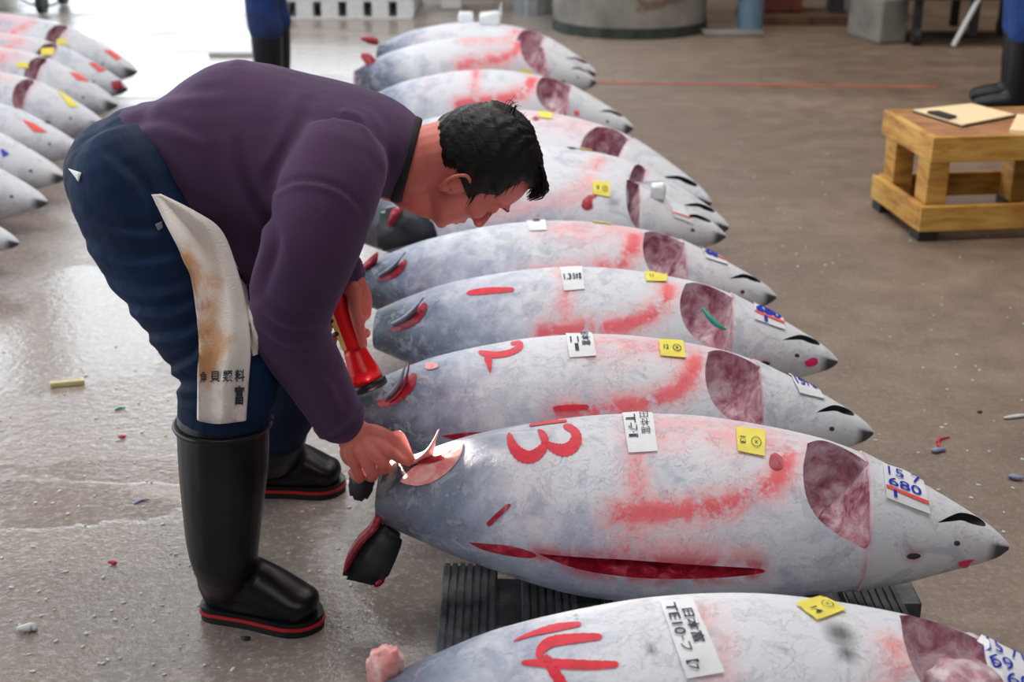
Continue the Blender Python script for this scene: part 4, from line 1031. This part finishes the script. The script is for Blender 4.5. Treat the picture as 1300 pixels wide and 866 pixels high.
fing([px(444, 574, 2.222), px(455, 603, 2.218), px(455, 608, 2.240), px(446, 600, 2.264)], [.0104, .0098, .0084, .0074])           # little
# torch axis, then the far hand round it
TA, TB, TC = px(414, 352, 2.455), px(451, 444, 2.425), px(468, 489, 2.41)
ax = (TC-TA).normalized()
def tp(t, side, dep): 
    a, b = frame(ax, (0, 1, 0)); b = b if b.x > 0 else -b
    return TA+(TC-TA)*t+b*side+a*dep
FW = FA[-1]
stube(body, [FW, px(450, 378, 2.48), px(452, 400, 2.465)], [(.022, .028), (.018, .034), (.016, .030)], 14, up=(0, 1, 0))
for k, t in enumerate((.14, .27, .40, .52)):
    r = (.0112, .0115, .0108, .0096)[k]
    fing([tp(t+.05, .030, .006), tp(t+.03, .016, .030), tp(t, -.012, .031), tp(t-.01, -.031, .010), tp(t+.02, -.029, -.014)], [r*1.05, r, r*.95, r*.9, r*.75])
fing([px(449, 368, 2.46), tp(.34, .031, -.012), tp(.50, .028, -.018), tp(.64, .024, -.020)], [.015, .0125, .011, .0085])                # thumb along the torch
# legs inside trousers and boots
NL = [px(172, 240, 2.35), px(228, 352, 2.29), px(292, 468, 2.235), px(284, 600, 2.225), px(286, 730, 2.225)]
FL = [px(190, 235, 2.56), px(285, 350, 2.60), px(372, 455, 2.64), px(345, 530, 2.71), px(343, 560, 2.725)]
stube(body, NL, [.085, .07, .05, .045, .035], 14); stube(body, FL, [.085, .07, .05, .04, .03], 14)
man = union('person', body, .0028, M['flesh_skin'], None, 5, .4)
gz = ground(320, 790)
tag(man, 'bent man in purple jersey and navy trousers cutting a tuna tail', 'person')

# --- jersey
sh = bmesh.new()
stube(sh, [px(191, 190, 2.45), px(212, 193, 2.45), px(262, 201, 2.45), (px(312, 208, 2.45)), px(372, 198, 2.45), px(432, 186, 2.45), px(478, 186, 2.45), px(508, 203, 2.45), px(517, 208, 2.45)],
      [(.14, .086), (.158, .118), (.175, .174), (.18, .190), (.19, .166), (.20, .118), (.165, .088), (.102, .076), (.088, .070)], 28)
stube(sh, [px(250, 250, 2.40), px(290, 295, 2.38), px(318, 335, 2.38)], [(.11, .07), (.10, .055), (.07, .035)], 16)
stube(sh, [px(430, 196, 2.36), px(426, 214, 2.285)+Vector((0, -.0, 0)), NA[1], NA[2], NA[3], px(430, 531, 2.24)], [.078, .088, .083, .070, .057, .048], 18)
stube(sh, [px(430, 200, 2.54), FA[0], FA[1], FA[2], FA[3], px(436, 347, 2.50)], [.08, .088, .078, .066, .054, .044], 18)
shirt = union('jersey', sh, .007, M['shirt'], man, 16, .5)
def folds(o, lines, amp):
    """press cloth folds into a garment along pixel lines of its visible side"""
    n = len(o.data.vertices); co = np.empty(n*3); o.data.vertices.foreach_get('co', co); co = co.reshape(-1, 3)
    no = np.empty(n*3); o.data.vertices.foreach_get('normal', no); no = no.reshape(-1, 3)
    P = project(co); d = np.zeros(n); vis = no[:, 1] < .25
    for pts, wd, am in lines:
        L = spline(pts, 24); dm = np.full(n, 1e9); sg = np.zeros(n); tt = np.zeros(n)
        for i, (a, b) in enumerate(zip(L, L[1:])):
            e = b-a; t = np.clip(((P-a)@e)/(e@e+1e-9), 0, 1); w = P-a-t[:, None]*e; dd = np.linalg.norm(w, axis=1)
            s = np.sign(e[0]*w[:, 1]-e[1]*w[:, 0]); m = dd < dm; dm[m] = dd[m]; sg[m] = s[m]; tt[m] = (i+t[m])/23
        x = dm*sg/wd
        d += vis*am*amp*np.exp(-x*x)*np.sin(np.clip(tt, 0, 1)*pi)**.6*(-1) + vis*am*amp*.8*np.exp(-(x-1.6)**2)*np.sin(np.clip(tt, 0, 1)*pi)**.6
    co += no*d[:, None]; o.data.vertices.foreach_set('co', co.ravel()); o.data.update()
folds(shirt, [([(322, 238), (350, 300), (338, 352), (326, 380)], 7, 1.4), ([(340, 245), (380, 228), (430, 238), (462, 268)], 4, .9), ([(328, 372), (365, 398), (408, 402)], 7, 1.1), ([(326, 396), (362, 422), (404, 424)], 6, 1.2), ([(328, 418), (360, 446), (398, 448)], 6, 1.),
              ([(158, 138), (210, 118), (290, 112)], 8, .7), ([(155, 158), (210, 152), (268, 176)], 8, .8), ([(160, 178), (200, 200), (245, 250)], 8, 1.), ([(185, 215), (230, 245), (285, 262)], 8, .8), ([(395, 120), (378, 170), (338, 235)], 9, .9), ([(300, 170), (312, 215), (330, 262)], 8, .9),
              ([(440, 120), (470, 150), (500, 215)], 7, .6), ([(455, 120), (492, 160), (498, 240)], 6, .7), ([(250, 280), (285, 300), (318, 345)], 7, .8), ([(385, 470), (420, 480), (440, 520)], 6, .6)], .0055)
# neckline cut, then a dark ribbed band along it
nrm = (px(527.7, 215.6, 2.45)-px(518, 213, 2.45)).normalized(); cc = px(516, 213, 2.45)
bm = bmesh.new(); bm.from_mesh(shirt.data)
nearv = {v for v in bm.verts if (v.co-cc).length < .17 and v.co.z > .55}; nearf = [f for f in bm.faces if all(v in nearv for v in f.verts)]
neare = list({e for f in nearf for e in f.edges})
bmesh.ops.bisect_plane(bm, geom=list(nearv)+neare+nearf, plane_co=cc, plane_no=nrm, clear_outer=True)
loop = sorted({v for e in bm.edges if e.is_boundary for v in e.verts if abs((v.co-cc).dot(nrm)) < .001}, key=lambda v: atan2((v.co-cc).dot(frame(nrm, (0, 1, 0))[1]), (v.co-cc).dot(frame(nrm, (0, 1, 0))[0])))
ringp = [v.co.copy() for v in loop][::3]; ringp.append(ringp[0].copy())
for f in bm.faces: f.smooth = True
bm.to_mesh(shirt.data); bm.free()
cb_ = bmesh.new(); tube(cb_, [p-nrm*.004 for p in ringp], [(.011, .005)]*len(ringp), 8, up=nrm, cap=False); build('collar', cb_, M['collar'], man, True)
# hems of the sleeves are dark cuffs
for p0, p1, r in ((px(428, 527, 2.24), px(434, 536, 2.241), .0500), (px(433, 347, 2.503), px(438, 350, 2.495), .0465)):
    cu = bmesh.new(); tube(cu, [p0, p1], [r, r*.98], 22, cap=False); build('cuff', cu, M['shirt'], man, True)
# --- trousers
tr = bmesh.new()
stube(tr, [px(174, 194, 2.45), px(160, 213, 2.45), px(160, 245, 2.45)], [(.165, .082), (.182, .102), (.16, .09)], 22)
stube(tr, [NL[0], px(196, 300, 2.32), NL[1], px(262, 415, 2.26), NL[2], px(286, 515, 2.225), px(283, 538, 2.222)], [.114, .111, .104, .094, .090, .084, .080], 20)
stube(tr, [FL[0], FL[1], FL[2], FL[3], px(346, 545, 2.715)], [.114, .10, .088, .086, .076], 20)
stube(tr, [px(232, 520, 2.222), px(290, 528, 2.15), px(335, 522, 2.222)], [.012, .016, .012], 8)
trousers = union('trousers', tr, .007, M['trousers'], man, 6, .5)
folds(trousers, [([(95, 250), (150, 285), (215, 290)], 7, 1.), ([(105, 300), (165, 325), (235, 318)], 7, 1.1), ([(130, 345), (185, 365), (250, 352)], 7, 1.), ([(150, 385), (210, 392), (255, 372)], 6, 1.1), ([(175, 425), (230, 420), (255, 402)], 6, 1.2), ([(205, 470), (240, 452), (258, 430)], 6, 1.2), ([(215, 488), (250, 485), (300, 470)], 6, 1.2), ([(232, 505), (262, 512), (320, 500)], 5, 1.2), ([(120, 180), (180, 230), (215, 300)], 8, .8)], .006)
wb = bmesh.new()
ringc = px(184, 186, 2.45); wd_ = (px(205, 190, 2.45)-px(165, 178, 2.45)).normalized(); a, b2 = frame(wd_, (0, 1, 0))
G = bvh_of([shirt, trousers])
def dr(x, y, off):
    h = G.ray_cast(CAM, rdir(x, y).normalized())
    return (h[0] if h[0] is not None else px(x, y, 2.3))+Vector((0, -off, 0))
def gpatch(name, quad, n, off, mat, thick, parent, sm=1):
    bm = bmesh.new(); g = [[dr(*bil(quad, i/n, j/n), off) for i in range(n+1)] for j in range(n+1)]
    v = [[bm.verts.new(p) for p in r] for r in g]
    for j in range(n):
        for i in range(n): bm.faces.new((v[j][i], v[j][i+1], v[j+1][i+1], v[j+1][i]))
    face_cam(bm); bmesh.ops.solidify(bm, geom=bm.faces[:], thickness=thick); return build(name, bm, mat, parent, True)
tag(gpatch('pocket_tag', [(87, 213), (103, 218), (100, 230), (96, 224)], 3, .004, M['paper'], .002, trousers), 'small white triangular tag on the trouser pocket')
tag(gpatch('pocket_tag', [(198, 284), (206, 280), (208, 288), (202, 292)], 3, .004, M['greyplastic'], .002, trousers), 'small grey tag on the trouser pocket')
# --- boots
def boot(shaft, srad, heel, toe):
    bt = bmesh.new()
    stube(bt, shaft, srad, 20)
    d = (toe-heel); d.z = 0; L = d.length; d.normalize(); sd = Vector((-d.y, d.x, 0))
    def Q(f, l, z): return heel+d*(f*L)+sd*l+Vector((0, 0, z))
    stube(bt, [Q(.13, 0, .070), Q(.34, 0, .080), Q(.58, 0, .068), Q(.80, 0, .052), Q(.86, 0, .050)], [(.040, .046), (.046, .052), (.048, .045), (.048, .032), (.044, .028)], 18, up=sd)
    stube(bt, [Q(.13, 0, .035), Q(.45, 0, .035), Q(.84, 0, .034)], [(.038, .024), (.042, .024), (.046, .024)], 18, up=sd)
    ell(bt, Q(.16, 0, .06), (.042, .042, .05))
    o = union('rubber_boot', bt, .006, M['rubber'], man, 5, .5)
    def outline(k, z):
        pts = [(-.01, 0), (.02, .030), (.10, .042), (.25, .043), (.45, .044), (.65, .050), (.80, .051), (.92, .040), (.995, .018), (1.015, 0)]
        pts = pts+[(f, -l) for f, l in pts[-2:0:-1]]
        q = spline(pts+[pts[0]], 65)[:-1]
        return [Q(.5+(f-.5)*k, l*k, z) for f, l in q]
    for nm, z0, z1, k, mt in (('sole', .0, .014, 1.0, 'sole'), ('red_trim', .014, .021, 1.02, 'trim'), ('foxing', .021, .030, 1.0, 'rubber')):
        b = bmesh.new(); A = [b.verts.new(p) for p in outline(k, z0)]; B = [b.verts.new(p) for p in outline(k, z1)]; m = len(A)
        b.faces.new(A[::-1]); b.faces.new(B)
        for i in range(m): b.faces.new((A[i], A[(i+1) % m], B[(i+1) % m], B[i]))
        bmesh.ops.recalc_face_normals(b, faces=b.faces[:]); x = build(nm, b, M[mt], o)
        if nm == 'red_trim': tag(x, 'thin red band round the sole')
    return o
nh, nt = ground(262, 774), ground(408, 797)
boot([px(283, 534, 2.222), px(284, 590, 2.222), px(283, 650, 2.225), px(284, 700, 2.226), nh+(nt-nh)*.22+Vector((0, 0, .075))], [.0815, .080, .072, .064, .052], nh, nt)
fh, ft = ground(310, 622), ground(437, 622)
boot([px(346, 535, 2.715), px(342, 570, 2.735), fh+(ft-fh)*.22+Vector((0, 0, .11)), fh+(ft-fh)*.2+Vector((0, 0, .07))], [.080, .072, .062, .052], fh, ft)
# boot-top rim
bmr = bmesh.new(); c = px(283, 536, 2.222); ring = [c+Vector((.083*cos(2*pi*k/32), .083*sin(2*pi*k/32), 0)) for k in range(33)]; tube(bmr, ring, [.006]*33, 8, up=(0, 0, 1), cap=False); build('boot_rim', bmr, M['rubber'], man, True)

# --- hair: a cap grown from the scalp plus loose locks
def hairline(u):
    if u < -.026: return -9
    T = [(-.026, -.034), (.012, -.020), (.0125, .038), (.037, .036), (.066, .0505), (.094, .042), (.110, .034), (.119, .045), (.126, .10), (.2, .2)]
    for (u0, f0), (u1, f1) in zip(T, T[1:]):
        if u0 <= u <= u1: return f0+(f1-f0)*(u-u0)/(u1-u0)
    return 9
hb = bmesh.new(); rnd = random.Random(4); rows = []
q = spline(SL, 90)
NH = 120
def bald(f, l, u): return max(0, 1-sqrt((f+.060)**2+(l-.0)**2*1.2+(u-.124)**2)/.034)
for u, fr, bk, hw in q:
    c, a = (fr+bk)/2, max((fr-bk)/2, .004); rg = []
    for k in range(NH):
        t = 2*pi*k/NH; ct, st = cos(t), sin(t)
        f = c+a*(abs(ct)**.86)*(1 if ct > 0 else -1); l = hw*(abs(st)**.86)*(1 if st > 0 else -1)*(1-.20*max(ct, 0)**2*(1 if u < .06 else .4))
        d = hairline(u)-f
        th = .0125*min(1, max(0, d)/.020)**.6+.0010*sin(k*.9+u*160)*min(1, max(d, 0)/.02)+.0012*rnd.uniform(-1, 1)
        if u > .10: th += .004
        th *= 1-.8*bald(f, l, u)
        ns = Vector((f-c, l, (u-.045)*.6 if u > .045 else 0)); ns.normalize()
        rg.append((d > 0 and bald(f, l, u) < 2, hb.verts.new(hp(f+ns.x*th, l+ns.y*th, u+ns.z*th))))
    rows.append(rg)
top = hb.verts.new(hp(0, 0, .160))
for a, b in zip(rows, rows[1:]):
    for k in range(NH):
        k2 = (k+1) % NH
        if a[k][0] and a[k2][0] and b[k][0] and b[k2][0]: hb.faces.new((a[k][1], a[k2][1], b[k2][1], b[k][1]))
for k in range(NH): hb.faces.new((rows[-1][k][1], rows[-1][(k+1) % NH][1], top))
bmesh.ops.delete(hb, geom=[v for v in hb.verts if not v.link_faces], context='VERTS')
hair = build('hair', hb, M['hair'], man, True)
lk = bmesh.new()
def lock(pts, r):
    q = spline(pts, 9); tube(lk, [hp(*p) for p in q], [max(.0004, r*(1-(i/8)**2*.9)) for i in range(9)], 5, up=lf, cap=False)
for k in range(150):                                   # fringe falling forward over the brow
    l = rnd.uniform(-.058, .058); j = rnd.uniform(-.006, .006); f0 = rnd.uniform(.02, .055)
    u0 = .158-.9*f0*f0*9*.5
    lock([(f0, l*.8, u0+.002), (f0+.022, l*.9, .154+j), (.078+j, l, .140+j), (.092+j*.8-abs(l)*.2, l*1.03, rnd.uniform(.112, .128))], rnd.uniform(.0012, .0024))
for k in range(170):                                   # locks lying along the side and the crown
    u0 = rnd.uniform(.03, .15); f0 = rnd.uniform(-.085, .02); sd = -1 if rnd.random() < .75 else 1
    i = int(np.argmin(abs(q_u - u0))) if False else min(range(len(q)), key=lambda j: abs(q[j][0]-u0)); _, fr, bk, hw = q[i]
    def sp(f, u):
        i = min(range(len(q)), key=lambda j: abs(q[j][0]-u)); _, fr, bk, hw = q[i]; c, a = (fr+bk)/2, max((fr-bk)/2, .004)
        x = max(-1, min(1, (f-c)/a)); return (f, sd*(hw*sqrt(max(0, 1-x*x))+.0105), u)
    lock([sp(f0, u0), sp(f0+.018, u0-.012), sp(f0+.034, u0-.027)], rnd.uniform(.0012, .002))
for k in range(40):                                    # stray hairs at the back of the crown
    f0 = rnd.uniform(-.085, -.02); u0 = .135-.3*(abs(f0)-.02); l = rnd.uniform(-.05, .05)
    lock([(f0, l, u0+.01), (f0-.008, l, u0+.022), (f0-.006+rnd.uniform(-.01, .01), l, u0+.032)], .0008)
tag(build('hair_locks', lk, M['hair'], man, True), kind='stuff')
bw = bmesh.new()
for l in (-1, 1): stube(bw, [hp(.1005, l*.012, .066), hp(.1000, l*.026, .0715), hp(.086, l*.046, .0675)], [.0024, .0034, .0012], 8); 
eb = bw
half = [v for v in eb.verts]
build('eyebrows', bw, M['hair'], man, True)
for l in (-1, 1):
    b = bmesh.new(); stube(b, [hp(.0935, l*.020, .0405), hp(.0955, l*.032, .0385), hp(.086, l*.046, .0415)], [.0007, .0013, .0008], 6); build('eyelashes', b, M['hair'], man, True)

# --- the towel tucked into the waist
LE = [(192, 247), (207, 278), (222, 307), (236, 334), (246, 362), (252, 425), (252, 480), (253, 535)]
RE = [(204, 246), (248, 268), (281, 292), (300, 338), (313, 390), (318, 440), (314, 490), (309, 537)]
lq, rq = spline(LE, 40), spline(RE, 40); tw = bmesh.new(); g = []; st = []
for j in range(40):
    row = []
    Yc = np.mean([dr(*(lq[j]*(1-t)+rq[j]*t), 0).y for t in (.2, .4, .6, .8)])
    row_y = Yc
    g.append(row_y)
g = np.convolve(np.pad(g, 4, 'edge'), np.ones(9)/9, 'valid')
g = np.minimum(g, g*0+9)
rows = []
for j in range(40):
    row = []
    for i in range(19):
        t = i/18; p = lq[j]*(1-t)+rq[j]*t
        near = dr(*p, .0).y
        y = min(g[j], near)-.010-.012*(.5+.5*sin(t*9.5+j*.07))*min(1, j/8)-.006*sin(t*3+j*.2)
        row.append(tw.verts.new(px(p[0], p[1]+(2.5*sin(t*4) if j == 39 else 0), y)))
    rows.append(row)
for a, b in zip(rows, rows[1:]):
    for i in range(18): tw.faces.new((a[i], a[i+1], b[i+1], b[i]))
face_cam(tw); tbv = BVHTree.FromBMesh(tw)
bmesh.ops.solidify(tw, geom=tw.faces[:], thickness=.008)
towel = build('towel', tw, M['towel'], None, True); tag(towel, 'stained cream towel with black Japanese writing hanging from the waist of the man', 'towel')
n = len(towel.data.vertices); co = np.empty(n*3); towel.data.vertices.foreach_get('co', co); P = project(co.reshape(-1, 3))
stn = .6*np.exp(-((P[:, 0]-264)/24)**2)*np.exp(-((P[:, 1]-420)/70)**2)+.2*np.exp(-((P[:, 1]-490)/30)**2)+.5*np.exp(-((P[:, 0]-238)/14)**2)*np.exp(-((P[:, 1]-340)/40)**2)
towel.data.attributes.new('stain', 'FLOAT', 'POINT').data.foreach_set('value', stn.astype(np.float32))
tq2 = [(254, 468), (312, 466), (310, 522), (253, 522)]
def tsrf(x, y, off):
    h = tbv.ray_cast(CAM, rdir(x, y).normalized()); p = h[0] if h[0] is not None else tbv.find_nearest(px(x, y, 2.1))[0]
    return p+(CAM-p).normalized()*off
lettering(tsrf, tq2, [('魚', (.0, .07, .16, .33), 0, .02), ('貝', (.22, .07, .44, .33), 0, .02), ('類', (.50, .06, .72, .33), 0, .02), ('料', (.77, .05, .985, .33), 0, .02), ('富', (.78, .42, .985, .86), 0, .03)], M['ink_black'], 'lettering', towel, .004)
# second fold of the towel seen behind the first
f2 = bmesh.new(); L2 = spline([(268, 300), (292, 345), (306, 395), (318, 435), (322, 452)], 14); R2 = spline([(290, 318), (312, 358), (318, 400), (326, 436), (328, 450)], 14); rr = []
for p, r in zip(L2, R2): rr.append([f2.verts.new(px(*(p*(1-t)+r*t), dr(*(p*(1-t)+r*t), .006).y-.002)) for t in (0, .5, 1)])
for a, b in zip(rr, rr[1:]):
    for i in range(2): f2.faces.new((a[i], a[i+1], b[i+1], b[i]))
face_cam(f2); bmesh.ops.solidify(f2, geom=f2.faces[:], thickness=.006); build('towel_fold', f2, M['towel'], towel, True)

# ------------------------------------------------------------------ the torch
torch = empty('torch', TB); tag(torch, 'red flashlight with black bezel held in the far hand, lighting the cut', 'torch')
def tt(name, ts, rs, mat, lab=None):
    bm = bmesh.new(); tube(bm, [TA+(TC-TA)*t for t in ts], rs, 24, cap=False); o = build(name, bm, M[mat], torch, True)
    if lab: tag(o, lab)
    return o
tt('barrel', [-.05, -.03, .2, .45, .64, .66], [.012, .0165, .0175, .0185, .0195, .0195], 'torch_red')
tt('head', [.65, .70, .78, .86, .97], [.0205, .0225, .0255, .030, .0325], 'torch_red')
tt('bezel', [.965, .975, 1.03, 1.04], [.0325, .036, .036, .033], 'black_plastic', 'black bezel ring')
tt('lens', [1.036, 1.042], [.030, .028], 'lens', 'glowing lens')
st_ = bmesh.new(); stube(st_, [tp(t, -.014, -.013) for t in (.2, .35, .5, .62)], [(.006, .006)]*4, 8); tag(build('grip_strip', st_, M['torch_yellow'], torch, True), 'pale yellow strip along the barrel')
for t in (.36, .48):
    sw = bmesh.new(); ell(sw, tp(t, -.017, -.017), (.005, .005, .005), sub=2); build('switch', sw, M['black_plastic'], torch, True)
sp = bpy.data.lights.new('torch_beam', 'SPOT'); sp.energy = 34; sp.color = (1, .86, .74); sp.spot_size = R(44); sp.spot_blend = .6; sp.shadow_soft_size = .02
so = bpy.data.objects.new('torch_beam', sp); COL.objects.link(so); so.location = TA+(TC-TA)*1.10
so.rotation_euler = (px(545, 588, 2.24)-so.location).to_track_quat('-Z', 'Y').to_euler(); so.parent = torch; so.matrix_parent_inverse = torch.matrix_basis.inverted()
